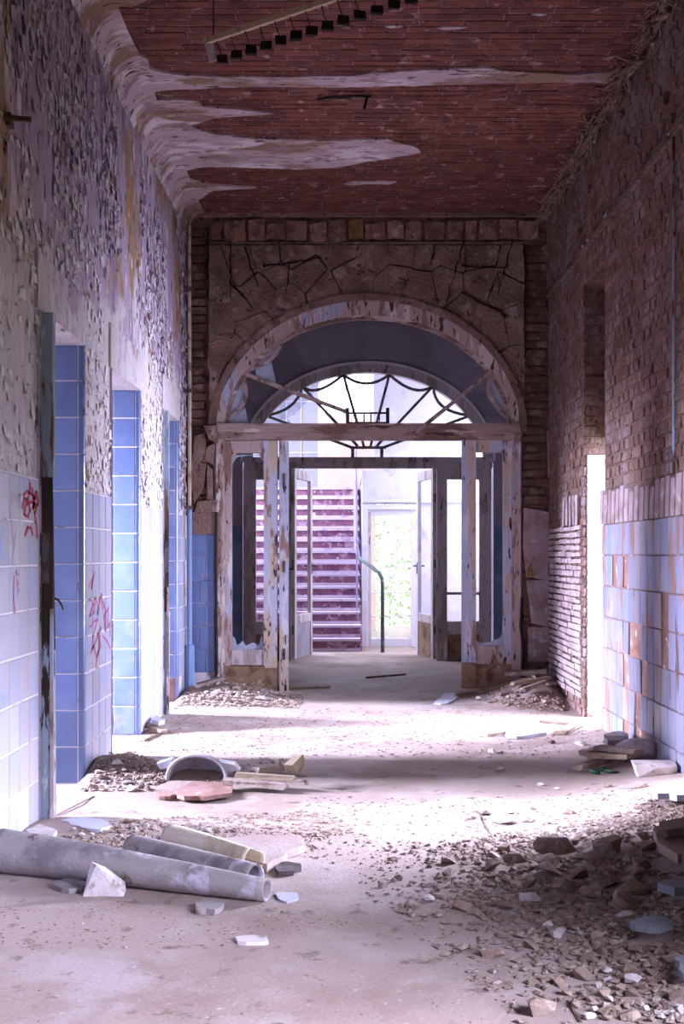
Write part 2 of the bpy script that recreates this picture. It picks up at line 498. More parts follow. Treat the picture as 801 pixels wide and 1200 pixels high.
# left cove
mb = MB()
R = .17
prof = [(XL + .001, H - R)] + [(XL + R - R * math.cos(a), H - R + R * math.sin(a)) for a in [math.pi / 2 * k / 7 for k in range(8)]]
yy = [2.0 + (D1 - 2.0) * k / 60 for k in range(61)]
vs = []
for y in yy:
    for (x, z) in prof:
        n_ = noise.noise((x * 5, y * 5, z * 5)) * .012
        vs.append((x + n_ + .004 if z > H - R + .01 else XL - .012, y, z - n_ * .5 - .012))
m_ = len(prof)
mb.add(vs, [(j * m_ + i, (j + 1) * m_ + i, (j + 1) * m_ + i + 1, j * m_ + i + 1) for j in range(60) for i in range(m_ - 1)])
mb.build('cove', M['cove'], ceil, smooth=True)

def brick_meshes(L_, W_, T_, mat, n=5, j=.004, ix=.006, iy=.005):
    out = []
    for k in range(n):
        b = MB()
        x, y = L_ / 2, W_ / 2
        r = lambda: random.uniform(-j, j)
        bot = [(-x, -y, -T_), (x, -y, -T_), (x, y, -T_), (-x, y, -T_)]
        top = [(-x + ix + r(), -y + iy + r(), r()), (x - ix + r(), -y + iy + r(), r()), (x - ix + r(), y - iy + r(), r()), (-x + ix + r(), y - iy + r(), r())]
        b.add(bot + top, [(4, 5, 6, 7), (0, 1, 5, 4), (1, 2, 6, 5), (2, 3, 7, 6), (3, 0, 4, 7)])
        out.append(b.mesh('brick', mat))
    return out
def frame_mtx(o, u, v, n):
    u, v, n = Vector(u), Vector(v), Vector(n)
    m = Matrix.Identity(4)
    for i in range(3):
        m[i][0], m[i][1], m[i][2], m[i][3] = u[i], v[i], n[i], o[i]
    return m
def stuff_add(mb, me, mtx):
    mb.add([mtx @ v.co for v in me.vertices], [tuple(p.vertices) for p in me.polygons])

cb = brick_meshes(.251, .064, .03, M['brickc'], 8, .002, .001, .001)
rest = MB()
cnt = 0
pitch = .0765
row = 0
y = 5.62
rows = []
while y < D1:
    rows.append(y)
    y += pitch
for y in [5.62 - pitch * k for k in range(1, 48)] + rows:
    row += 1
    x = XL - .1 + random.uniform(0, .25)
    while x < XR + .1:
        if x > XL + .02 and x < XR:
            ins = [inside(plaster, x + dx, y + dy) for dx in (-.125, -.06, 0, .06, .125) for dy in (-.033, .033)]
            if not all(ins):
                mt = frame_mtx((x, y, H + random.uniform(-.002, .003)), (1, 0, 0), (0, -1, 0), (0, 0, -1)) @ Matrix.Rotation(random.gauss(0, .004), 4, 'Z')
                me = random.choice(cb)
                # px size falls with depth: nearest in view become parts
                if y > 6.2 and cnt < 300 and not any(ins):
                    put('brick', me, ceil, mt)
                    cnt += 1
                else:
                    stuff_add(rest, me, mt)
        x += .256
rest.build('brickwork', M['brickc'], ceil, kind='stuff')

# ---------------------------------------------------------------- left wall
mb = MB()
segs = [(Y0, DOORS[0][0]), (DOORS[0][1], DOORS[1][0]), (DOORS[1][1], DOORS[2][0]), (DOORS[2][1], D1 + .3)]
for a, b in segs:
    mb.box((XL - WT, a, -.02), (XL - .004, b, H + .02))
for a, b in DOORS:
    mb.box((XL - WT, a, HEAD), (XL - .004, b, H + .02))
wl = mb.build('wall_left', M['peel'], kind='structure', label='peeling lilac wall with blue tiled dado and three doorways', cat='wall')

tile_cache = {}
def tile_mesh(w_, h_, mat, t=.012):
    k = (round(w_, 3), round(h_, 3), mat.name)
    if k not in tile_cache:
        b = MB()
        x, y, i = w_ / 2, h_ / 2, .004
        b.add([(-x, -y, 0), (x, -y, 0), (x, y, 0), (-x, y, 0), (-x, -y, t * .6), (x, -y, t * .6), (x, y, t * .6), (-x, y, t * .6),
               (-x + i, -y + i, t), (x - i, -y + i, t), (x - i, y - i, t), (-x + i, y - i, t)],
              [(8, 9, 10, 11), (0, 1, 5, 4), (1, 2, 6, 5), (2, 3, 7, 6), (3, 0, 4, 7), (4, 5, 9, 8), (5, 6, 10, 9), (6, 7, 11, 10), (7, 4, 8, 11)])
        tile_cache[k] = b.mesh('tile', mat)
    return tile_cache[k]
def tiles(parent, o, u, v, n, cols, nrow, th, mat, skip=None, z0=0.0, into=None, jt=.007, tilt=.0, name='tile', mat_of=None, t=.012):
    """cols: list of widths along u; nrow rows of height th along v"""
    o, u, v, n = Vector(o), Vector(u), Vector(v), Vector(n)
    for r in range(nrow):
        s = 0
        for c, w_ in enumerate(cols):
            cx = s + w_ / 2
            s += w_
            if skip and skip(r, c):
                continue
            p = o + u * cx + v * (z0 + (r + .5) * th)
            mm = mat_of(r, c) if mat_of else mat
            me = tile_mesh(w_ - jt, th - jt, mm, t)
            mt = frame_mtx(p + n * random.uniform(0, .0015), u, v, n) @ Matrix.Rotation(random.gauss(0, .004 + tilt), 4, 'X') @ Matrix.Rotation(random.gauss(0, .004 + tilt), 4, 'Y')
            if into is not None:
                stuff_add(into, me, mt)
            else:
                put(name, me, parent, mt)
def split(total, w_):
    n = max(1, round(total / w_))
    return [total / n] * n

# grout panels behind the tiles
gm = MB()
for a, b in segs:
    gm.box((XL - .008, a + .001, 0), (XL + .004, b - .001, TZ + .003))
for a, b in DOORS:
    gm.box((XL - WT - .001, b - .008, 0), (XL - .006, b + .01, HEAD))
    gm.box((XL - WT - .001, a - .01, 0), (XL - .006, a + .008, HEAD))
gm.build('grout', M['grout'], wl)
rest = MB()
BEAD = .030
for i, (a, b) in enumerate(segs):
    lo = max(a, 3.0)
    lo2 = lo + (BEAD if i else 0)
    hi = min(b, D1) - (BEAD if i < 3 else 0)
    if i == 0:
        # split off what lies outside the picture
        cut = hi - 6 * .155
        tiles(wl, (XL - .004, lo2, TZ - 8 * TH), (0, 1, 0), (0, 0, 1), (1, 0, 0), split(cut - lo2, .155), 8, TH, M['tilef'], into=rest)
        lo2 = cut
    cols = split(hi - lo2, .155)
    sk = None
    if i == 0:
        sk = lambda r, c: (r, c) in ((0, 4),)
    if i == 3:
        sk = lambda r, c: (r >= 6 and c == 0 and False) or (c >= 2 and r >= 7) or (r == 0 and c == 0) or (r in (4, 5) and c == 2)
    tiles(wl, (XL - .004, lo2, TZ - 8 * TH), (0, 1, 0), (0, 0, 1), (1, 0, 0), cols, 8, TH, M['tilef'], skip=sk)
# reveals that face the camera, with rounded corner tiles
def bead_mesh(mat):
    b = MB()
    n = 6
    vs = []
    for z in (.002, TH - .002):
        for k in range(n + 1):
            t = math.pi / 2 * k / n
            vs.append((-BEAD + BEAD * math.sin(t) + .0, BEAD - BEAD * math.cos(t), z))
        vs.append((-BEAD, BEAD, z))
    m = n + 2
    fs = [(k, (k + 1) % m, (k + 1) % m + m, k + m) for k in range(m)] + [tuple(range(m)), tuple(range(2 * m - 1, m - 1, -1))]
    b.add(vs, fs)
    return b.mesh('corner_tile', mat, smooth=False)
bm_ = bead_mesh(M['tile'])
nrev = 12
for a, b in DOORS:
    for r in range(nrev):
        mt = Matrix.Translation((XL + .010, b - .014, TZ - 8 * TH + r * TH))
        put('corner_tile', bm_, wl, mt)
        mt2 = Matrix.Translation((XL + .010, a + .014, TZ - 8 * TH + r * TH)) @ Matrix.Scale(-1, 4, (0, 1, 0))
        stuff_add(rest, bm_, mt2)
    sk = (lambda r, c: r == 0 and c == 0) if a > 8.5 else None
    tiles(wl, (XL + .006 - BEAD, b, TZ - 8 * TH), (-1, 0, 0), (0, 0, 1), (0, -1, 0), [.155, WT - BEAD - .155], nrev, TH, M['tile'], skip=sk)
    tiles(wl, (XL + .006 - BEAD, a, TZ - 8 * TH), (-1, 0, 0), (0, 0, 1), (0, 1, 0), [.155, WT - BEAD - .155], nrev, TH, M['tile'], into=rest)
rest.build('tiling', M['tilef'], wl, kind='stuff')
# bare terracotta where tiles dropped off
MB().box((XL - .002, 5.0, 0), (XL + .002, 5.22, TH)).build('bare_patch', M['terra'], wl)
MB().box((XL - .25, DOORS[2][1] - .0115, 0), (XL - .003, DOORS[2][1] + .002, TH)).build('bare_patch', M['terra'], wl)
# plaster lintel bands and edge strips over the doorways
for a, b in DOORS:
    MB().box((XL - .01, a - .05, HEAD), (XL + .012, b + .06, HEAD + .27), .004).build('lintel_band', M['peel'], wl)
# loose curls of paint
mb = MB()
random.seed(11)
for k in range(9000):
    y = 4.3 + (D1 - 4.35) * random.random() ** .8
    z = TZ + .02 + (H - .2 - TZ) * random.random() ** 1.1
    if any(a - .01 < y < b + .01 for a, b in DOORS) and z < HEAD + .02:
        continue
    if noise.noise((0, y * 1.1, z * .6)) + .25 * noise.noise((3, y * 5, z * 2.2)) < -.02 + random.uniform(-.1, .1):
        continue
    wdt, hgt = random.uniform(.004, .018), random.uniform(.008, .035)
    lift = random.uniform(.002, .012)
    sd = random.choice((-1, 1))
    tw = random.uniform(-.4, .4)
    q = []
    for s_, t_ in ((-1, -1), (1, -1), (1, 0), (-1, 0), (1, 1), (-1, 1)):
        yy_ = s_ * wdt + tw * t_ * hgt * .5 + random.uniform(-.005, .005)
        zz_ = t_ * hgt + random.uniform(-.006, .006)
        lf = lift * max(0, (s_ * sd + 1) / 2) * random.uniform(.5, 1.2) + (lift * .7 if t_ == -1 and random.random() < .5 else 0)
        q.append((XL + .001 + lf, y + yy_, z + zz_))
    mb.add(q, [(0, 1, 2, 3), (3, 2, 4, 5)])
mb.build('paint_flakes', M['flake'], wl, kind='stuff')
mb = MB()
for k in range(3600):
    y = 4.4 + (D1 - 4.45) * random.random() ** .8
    z = TZ + .01 + 1.5 * random.random() ** 1.2
    if any(a - .01 < y < b + .01 for a, b in DOORS) and z < HEAD + .02:
        continue
    if noise.noise((5, y * 1.6, z * .9)) + .4 * noise.noise((9, y * 6, z * 4)) < -.15 + random.uniform(-.1, .1):
        continue
    kk_ = random.random() ** 2
    wdt, hgt = .004 + .022 * kk_ * random.uniform(.6, 1), .004 + .026 * kk_ * random.uniform(.6, 1)
    lift = random.uniform(.002, .010)
    sd = random.choice((-1, 1))
    q = []
    for s_, t_ in ((-1, -1), (1, -1), (1, 1), (-1, 1)):
        lf = lift * max(0, (s_ * sd + 1) / 2) * random.uniform(.5, 1.2) + (lift * .7 if t_ == -1 else 0)
        q.append((XL + .001 + lf, y + s_ * wdt + random.uniform(-.006, .006), z + t_ * hgt + random.uniform(-.006, .006)))
    mb.add(q, [(0, 1, 2, 3)])
mb.build('paint_flakes', M['flakec'], wl, kind='stuff')
random.seed(12)
# graffiti strokes sprayed on the tiles
def strokes(name, lines, mat, label, wpx=2.2):
    mb = MB()
    for ln in lines:
        pts = []
        for (x, y) in ln:
            d = LY(x)
            pts.append(Vector((XL + .0105, d, EYE - (y - VY) * d / FPX)))
        for i in range(len(pts) - 1):
            a, b = pts[i], pts[i + 1]
            e = (b - a)
            if e.length < 1e-5: continue
            e.normalize()
            s = Vector((0, -e.z * 1.6, e.y)) * .007 * wpx / 2.2
            mb.add([a - s - e * .004, b - s + e * .004, b + s + e * .004, a + s - e * .004], [(0, 1, 2, 3)])
    return mb.build(name, mat, wl, label=label)
strokes('graffiti', [[(33, 566), (32, 578), (28, 590), (26, 603), (30, 606), (33, 598), (30, 586), (26, 584), (24, 596)], [(35, 572), (37, 585), (36, 596), (40, 576), (42, 590), (38, 602), (40, 612), (41, 630)],
                     [(25, 580), (30, 576), (35, 580), (40, 585)], [(27, 628), (30, 618), (34, 619), (36, 627)], [(28, 592), (34, 588), (41, 592)]], M['red'], 'bright red sprayed tag')
strokes('graffiti', [[(37, 588), (39, 594), (38, 601)]], M['yel'], 'yellow fill of the red tag', 3)
strokes('graffiti', [[(102, 688), (107, 676), (105, 690), (109, 670)], [(104, 702), (108, 708), (105, 715), (103, 722), (108, 718), (110, 700), (113, 712), (112, 720), (117, 696), (118, 714)],
                     [(119, 705), (122, 716), (122, 740), (120, 722), (125, 712), (124, 735), (127, 730), (127, 745)], [(106, 730), (112, 726), (108, 742), (106, 760), (112, 748), (116, 735), (114, 760), (110, 782)],
                     [(104, 766), (108, 757), (111, 770), (116, 758), (113, 742)], [(103, 735), (107, 732)], [(118, 745), (124, 752), (127, 760)]], M['redf'], 'faded red sprayed scrawl', 2.4)
strokes('graffiti', [[(17, 668), (16, 672), (19, 674)], [(17, 680), (19, 683), (17, 686)], [(18, 690), (19, 694)], [(14, 676), (13, 700), (15, 718)]], M['redf'], 'small faded scribble', 1.4)
strokes('graffiti', [[(9, 570), (11, 590), (14, 578), (18, 590), (21, 580), (22, 596)], [(10, 600), (14, 640), (12, 660)], [(14, 640), (17, 620)]], M['board'], 'pale sprayed outline', 1.2)

# ---------------------------------------------------------------- right wall
RO = (RY(707), RY(683))           # opening in view
OZ = 3.33                         # its head
OP2, OP3 = (5.6, 6.12), (1.0, 2.2)
mb = MB()
XB = XR + .009
rs = [(Y0, OP3[0]), (OP3[1], OP2[0]), (OP2[1], RO[0]), (RO[1], D1 + .3)]
for a, b in rs:
    mb.box((XB, a, -.02), (XR + .45, b, H + .02))
for a, b, z in ((RO[0], RO[1], OZ), (OP2[0], OP2[1], 2.6), (OP3[0], OP3[1], 2.6)):
    mb.box((XB, a, z), (XR + .45, b, H + .02))
wr = mb.build('wall_right', M['mortard'], kind='structure', label='stripped brick wall with broken tile dado and narrow opening', cat='wall')
RT = .2145
RTOP = 1.467
BZ = RTOP + RT
rb = brick_meshes(.247, .069, .03, M['brickr'], 6, .004)
rh = brick_meshes(.12, .069, .03, M['brickr'], 6, .004)
rest = MB()
cnt = 0
cpitch = .0775
r = 0
z = .04
while z < H:
    r += 1
    y = 5.2 + (.065 if r % 2 else 0)
    while y < D1:
        hd = (r % 2 == 0)
        ln = .128 if hd else .256
        yc = y + ln / 2
        y += ln
        inop = RO[0] - .01 < yc + ln * .3 and yc - ln * .3 < RO[1] + .01 and z < OZ
        if inop:
            continue
        if z < BZ and yc < RO[0]:
            continue
        me = random.choice(rh if hd else rb)
        out = .022 if z > 3.60 else 0
        mt = frame_mtx((XR - out + random.uniform(-.003, .006), yc, z), (0, 1, 0), (0, 0, 1), (-1, 0, 0)) @ Matrix.Rotation(random.gauss(0, .02), 4, 'X') @ Matrix.Rotation(random.gauss(0, .015), 4, 'Y')
        if yc < RO[0] and yc > 6.1 and cnt < 300 and z < 3.6:
            put('brick', me, wr, mt)
            cnt += 1
        elif random.random() > .03:
            stuff_add(rest, me, mt)
    z += cpitch
# reveal bricks facing the camera, at the far side of the opening
for k in range(43):
    z = .04 + k * cpitch
    if z > OZ: break
    x = XR + .01 + (.0 if k % 2 else -.06)
    while x < XR + .42:
        ln = .25
        if x + ln > XR:
            mt = frame_mtx((x + ln / 2, RO[1] - random.uniform(.0, .012), z), (1, 0, 0), (0, 0, 1), (0, -1, 0))
            if x < XR: mt = frame_mtx((XR + .06, RO[1] - random.uniform(0, .012), z), (1, 0, 0), (0, 0, 1), (0, -1, 0))
            stuff_add(rest, rh[k % 6] if x < XR else rb[k % 6], mt)
        x += ln + .01
rest.build('brickwork', M['brickr'], wr, kind='stuff')
# lower reveal's daylight put into its pale colour; infill closing the opening's head
MB().box((XR + .03, RO[1] - .016, 0), (XR + .45, RO[1] + .005, 2.02), .003).build('reveal_light', M['white'], wr)
MB().box((XR + .22, RO[0] - .02, 2.14), (XR + .36, RO[1] + .02, OZ + .02)).build('infill_panel', M['mortard'], wr)
MB().box((XR + .02, RO[0] - .01, OZ - .03), (XR + .44, RO[1] + .01, OZ + .01), .006).build('lintel', M['brickd'], wr)
# brown skim of old plaster left on the brickwork
random.seed(21)
def blob(cy, cz, ry, rz, n=14, x=XR - .012, t=.012, j=.25):
    pts = []
    for k in range(n):
        a = 2 * math.pi * k / n
        q = 1 + random.uniform(-j, j)
        pts.append((x, cy + ry * math.cos(a) * q, cz + rz * math.sin(a) * q))
    return MB().prism(pts, (t + .012, 0, 0))
# groove and lip under the upper band, vertical groove
MB().box((XR - .028, 5.0, 3.585), (XR + .01, D1, 3.612), .004).build('ledge', M['mortard'], wr)
MB().tube([(XR - .03, 5.0 + k * .35 + 0, 3.60 + random.uniform(-.02, .02)) for k in range(16)], .012, 6).build('conduit', M['woodd'], wr)
MB().box((XR - .010, 6.335, 1.7), (XR + .0, 6.352, 3.58), .003).build('groove', M['woodd'], wr)
# combed mortar ribs left where tiles fell, above the dado
mb = MB()
y = 5.9
while y < RO[0] - .03:
    wv = random.uniform(.09, .125)
    mb.add(*(lambda y0, y1, z0, z1: ([(XR + .012, y0, z0), (XR + .012, y1, z0), (XR + .012, y1, z1), (XR + .012, y0, z1),
            (XR - .022, y0 + .012, z0), (XR - .022, y1 - .008, z0), (XR - .016, y1 - .008, z1), (XR - .016, y0 + .012, z1)],
            [(4, 5, 6, 7), (0, 1, 5, 4), (1, 2, 6, 5), (2, 3, 7, 6), (3, 0, 4, 7)]))(y, y + wv, RTOP + .002, BZ + random.uniform(-.03, .03)))
    y += wv + .012
mb.build('mortar_ribs', M['ridge'], wr, kind='stuff')
mb = MB()
for c in range(5):
    y = RO[1] + .12 + c * .045 * 3
    mb.box((XR - .02, y, BZ - .19), (XR + .01, y + .09, BZ + .05), .006)
z = .15
while z < BZ - .22:
    yy_ = RO[1] + .02
    while yy_ < D1 - .15:
        l_ = random.uniform(.15, .5)
        mb.box((XR - random.uniform(.016, .028), yy_, z), (XR + .01, min(D1 - .1, yy_ + l_), z + random.uniform(.03, .042)), .004)
        yy_ += l_ + .008
    z += .052
mb.build('mortar_ribs', M['ridge'], wr, kind='stuff')
# right dado tiles
a, b = 4.9, RO[0] - .01
MB().box((XR - .003, OP2[1], 0), (XR + .02, b + .008, RTOP + .002)).build('mortar_bed', M['grouto'], wr)
cols = split(b - a - .2, .15)
ncol = len(cols)
random.seed(5)
gone = set()
for r_ in range(7):
    for c_ in range(ncol):
        if random.random() < .08: gone.add((r_, c_))
gone |= {(6, ncol - 1), (6, ncol - 2), (5, ncol - 1), (0, 5), (0, 8), (1, 6)}
tiles(wr, (XR - .003, OP2[1] , RTOP - 7 * RT), (0, 1, 0), (0, 0, 1), (-1, 0, 0), split(b - OP2[1], .15), 7, RT, M['tiler'], skip=lambda r_, c_: (r_, c_) in gone, tilt=.012)
# splintered lath and reed hanging along the ceiling edge
mb = MB()
random.seed(31)
for k in range(650):
    y = 5.4 + 4.7 * random.random()
    wob = .05 * noise.noise((y * 1.5, 0, 0))
    p = Vector((XR - .05 - random.random() * .07 + wob, y, H - .03 - random.random() * .09 + wob))
    d = Vector((random.uniform(-.5, .3), random.uniform(-1, 1), random.uniform(-.5, .15))).normalized() * random.uniform(.03, .16)
    mb.bar(p, p + d, random.uniform(.004, .014), .004)
mb.build('lath_splinters', M['straw'], wr, kind='stuff')
mb = MB()
for a in range(9):
    y0_ = 5.3 + a * .53
    mb.bar((XR - .06 + random.uniform(-.02, .02), y0_, H - .06 + random.uniform(-.02, .02)), (XR - .07 + random.uniform(-.03, .03), y0_ + random.uniform(.4, .55), H - .07 + random.uniform(-.02, .02)), .05, .03, w2=.035)
mb.build('broken_batten', M['straw'], wr)

# ---------------------------------------------------------------- end wall with the arched opening
def W1(x, y, d=D1): return P(x, y, d)
CX1 = (431 - VX) / S1
BASE1 = EYE - (505 - VY) / S1
A1, H1 = 181 / S1, 155 / S1            # opening in the masonry
mb = MB()
NA = 40
T1 = .32
yf, yb = D1 + .02, D1 + T1
arc = [(CX1 - A1 * math.cos(math.pi * k / NA), BASE1 + H1 * math.sin(math.pi * k / NA)) for k in range(NA + 1)]
for k in range(NA):
    (x0, z0), (x1, z1) = arc[k], arc[k + 1]
    mb.add([(x0, yf, z0), (x1, yf, z1), (x1, yf, H + .03), (x0, yf, H + .03), (x0, yb, z0), (x1, yb, z1), (x1, yb, H + .03), (x0, yb, H + .03)],
           [(0, 1, 2, 3), (4, 7, 6, 5), (0, 4, 5, 1)])
mb.box((XL - .01, yf, -.02), (CX1 - A1, yb, H + .03))
mb.box((CX1 + A1, yf, -.02), (XR + .02, yb, H + .03))
we = mb.build('wall_back', M['mortard'], kind='structure', label='brown crumbling end wall around the arched doorway', cat='wall')
# stones in the course under the ceiling
random.seed(3)
x = 247
while x < 612:
    wv = random.uniform(10, 26)
    och = 404 < x + wv / 2 < 428
    if och: x, wv = 407, 19
    j = lambda s=2: random.uniform(-s, s)
    yt, yb_ = 260 + j(), 281 + j()
    pts = [W1(x + 1, yt + j(), D1), W1(x + wv * .5, yt - abs(j()), D1), W1(x + wv - 1, yt + j(), D1), W1(x + wv - 1 + j(), yb_, D1), W1(x + wv * .4, yb_ + j(), D1), W1(x + 1 + j(), yb_, D1)]
    ey = random.uniform(.0, .02)
    pts = [p + Vector((0, -ey, 0)) for p in pts]
    MB().prism(pts, (0, .05, 0)).build('stone', M['ochre'] if och else M['stone'], we)
    x += wv + 1.5
MB().box((W1(225, 0).x, D1 - .035, W1(0, 254).z), (XR - .02, D1 + .02, W1(0, 250).z), .004).build('ledge', M['plasterb'], we)
MB().box((W1(245, 0).x, D1 - .01, W1(0, 286).z), (W1(612, 0).x, D1 + .015, W1(0, 284).z), .004).build('ledge', M['plasterb'], we)
# plaster fields: broken pieces separated by open cracks
def clip(poly, p, n):
    out = []
    for i in range(len(poly)):
        a, b = poly[i], poly[(i + 1) % len(poly)]
        da, db = (a[0] - p[0]) * n[0] + (a[1] - p[1]) * n[1], (b[0] - p[0]) * n[0] + (b[1] - p[1]) * n[1]
        if da <= 0: out.append(a)
        if (da < 0 < db) or (db < 0 < da):
            t = da / (da - db)
            out.append((a[0] + (b[0] - a[0]) * t, a[1] + (b[1] - a[1]) * t))
    return out
seeds = [(254, 320), (259, 385), (252, 440), (282, 310), (283, 362), (312, 300), (308, 340), (345, 297), (360, 322), (325, 325), (395, 295), (410, 325), (440, 300), (470, 296), (465, 328), (500, 300), (530, 300),
         (520, 330), (495, 335), (560, 300), (565, 330), (552, 365), (590, 340), (605, 310), (603, 380), (606, 430), (580, 385), (292, 385), (268, 405), (250, 475), (605, 470), (380, 340), (335, 350)]
for i, s in enumerate(seeds):
    poly = [(245, 288), (614, 288), (614, 500), (245, 500)]
    for k, q in enumerate(seeds):
        if k != i:
            mid = ((s[0] + q[0]) / 2, (s[1] + q[1]) / 2)
            n = (q[0] - s[0], q[1] - s[1])
            l_ = math.hypot(*n)
            n = (n[0] / l_, n[1] / l_)
            g = .4 if (i * 7 + k) % 3 else 1.1
            poly = clip(poly, (mid[0] - n[0] * g, mid[1] - n[1] * g), n)
            if not poly: break
    # keep clear of the arch (outer rim)
    ca, ch = 183, 157
    for it in range(3):
        best = None
        for kk in range(61):
            t = math.pi * kk / 60
            ex, ey = 431 - ca * math.cos(t), 505 - ch * math.sin(t)
            dd = math.hypot(ex - s[0], ey - s[1])
            if best is None or dd < best[0]:
                best = (dd, ex, ey, t)
        nrm = (math.cos(best[3]) / ca, math.sin(best[3]) / ch)   # inward
        l_ = math.hypot(*nrm)
        poly = clip(poly, (best[1], best[2]), (nrm[0] / l_, nrm[1] / l_)) if poly else poly
    if len(poly) < 3: continue
    # roughen
    rp = []
    for k in range(len(poly)):
        a, b = poly[k], poly[(k + 1) % len(poly)]
        rp.append(a)
        if math.hypot(a[0] - b[0], a[1] - b[1]) > 14:
            rp.append(((a[0] + b[0]) / 2 + random.uniform(-1, 1), (a[1] + b[1]) / 2 + random.uniform(-1, 1)))
    dz = random.uniform(.008, .024)
    MB().prism([W1(x, y, D1) + Vector((0, -dz, 0)) for x, y in rp], (0, .06, 0)).build('plaster_patch', M['plasterb'], we)
# long cracks in the plaster: dark bars, recess shade put into the colour
mb = MB()
for ln in ([(270, 286), (270, 318), (269, 350)], [(287, 290), (295, 316), (302, 336)], [(269, 330), (284, 347), (295, 362)], [(308, 313), (345, 308), (378, 302)], [(340, 308), (338, 328), (336, 345)],
           [(508, 288), (507, 300), (505, 311)], [(543, 284), (533, 318), (521, 360)], [(600, 284), (590, 316), (583, 345)], [(540, 311), (562, 314), (592, 314)], [(540, 343), (566, 356), (592, 371)], [(614, 288), (615, 350), (614, 420)], [(244, 272), (243, 320), (244, 352)]):
    for i in range(len(ln) - 1):
        a, b = W1(*ln[i]) - Vector((0, .012, 0)), W1(*ln[i + 1]) - Vector((0, .012, 0))
        nseg = max(2, int((b - a).length / .05))
        prev, pw = a, .014
        for q_ in range(1, nseg + 1):
            nx_ = a.lerp(b, q_ / nseg) + Vector((random.uniform(-.012, .012), 0, random.uniform(-.012, .012)))
            wq = random.uniform(.004, .016) * (1.2 - .5 * i)
            mb.bar(prev, nx_, pw, .03, up=(0, 1, 0), w2=wq)
            prev, pw = nx_, wq
mb.build('cracks', M['crack'], we, kind='stuff')
# brick edges of the end wall
eb = brick_meshes(.16, .066, .03, M['brickd'], 5, .005)
eb2 = brick_meshes(.24, .066, .03, M['brickd'], 5, .005)
k = 0
z = .05
while z < H - .15:
    k += 1
    # left pier, above its dado
    if z > 2.32:
        put('brick', random.choice(eb), we, frame_mtx((XL + .10 + (.01 if k % 2 else -.01), D1 - random.uniform(-.006, .012), z), (1, 0, 0), (0, 0, 1), (0, -1, 0)))
    elif z > 1.65:
        put('brick', random.choice(eb), we, frame_mtx((XL + .15 + random.uniform(-.03, .02), D1 - random.uniform(-.006, .012), z), (1, 0, 0), (0, 0, 1), (0, -1, 0)))
    if z > 1.45 or random.random() < .25:
        put('brick', random.choice(eb2), we, frame_mtx((XR - .13 + (.015 if k % 2 else -.015), D1 - random.uniform(-.006, .012), z), (1, 0, 0), (0, 0, 1), (0, -1, 0)))
    z += cpitch
# lumps of plaster clinging to the piers
def lump(name, poly, d, t, mat, parent):
    rp = [W1(x, y, d) for x, y in poly]
    return MB().prism([p + Vector((0, -t, 0)) for p in rp], (0, t + .01, 0)).build(name, mat, parent)
for poly, t in (([(229, 512), (240, 508), (243, 530), (239, 570), (228, 590), (224, 560)], .05), ([(243, 525), (252, 520), (250, 545), (241, 540)], .06), ([(232, 588), (256, 586), (253, 600), (229, 600)], .05),
                ([(243, 545), (249, 550), (250, 592), (243, 590)], .03), ([(240, 500), (256, 500), (256, 520), (246, 516)], .08), ([(246, 390), (276, 395), (268, 420), (252, 450), (243, 430)], .03), ([(246, 440), (258, 438), (254, 470), (246, 468)], .035)):
    lump('plaster_lump', poly, D1, t, M['plasterb'], we)
for poly, t in (([(640, 505), (645, 500), (648, 560), (642, 560)], .05), ([(634, 290), (646, 287), (647, 304), (640, 300)], .06), ([(642, 640), (647, 640), (646, 680), (641, 680)], .05), ([(642, 716), (648, 716), (647, 755), (641, 755)], .06),
                ([(613, 595), (642, 600), (645, 675), (640, 680), (616, 676), (612, 640)], .02), ([(616, 680), (642, 680), (643, 735), (622, 730)], .025), ([(618, 735), (642, 735), (642, 775), (618, 775)], .02)):
    lump('plaster_lump', poly, D1, t, M['ridge'] if poly[0][1] > 590 and t < .03 else M['plasterb'], we)
lump('brick_stub', [(616, 668), (622, 660), (624, 676), (617, 677)], D1, .03, M['ochre'], we)
# dado tiles left of the frame
lump('mortar_bed', [(224, 600), (252, 600), (252, 626), (224, 626)], D1, .02, M['plasterb'], we)
x0t, x1t = W1(219, 0).x, W1(251, 0).x
for r_ in range(6):
    zt = EYE - (626 - VY) / S1 - r_ * .2075
    if r_ % 2: cuts = [x0t, x0t + .16, x1t]
    else: cuts = [x0t, x0t + .11 if r_ > 0 else x0t + .17, x1t]
    for a, b in zip(cuts, cuts[1:]):
        put('tile', tile_mesh(b - a - .004, .2035, M['tile']), we, frame_mtx(((a + b) / 2, D1 - .008 + .02, zt - .104), (1, 0, 0), (0, 0, 1), (0, -1, 0)) @ Matrix.Rotation(random.gauss(0, .01), 4, 'X'))
MB().box((x0t, D1 + .008, 0), (x1t, D1 + .03, W1(0, 626).z)).build('grout', M['grout'], we)
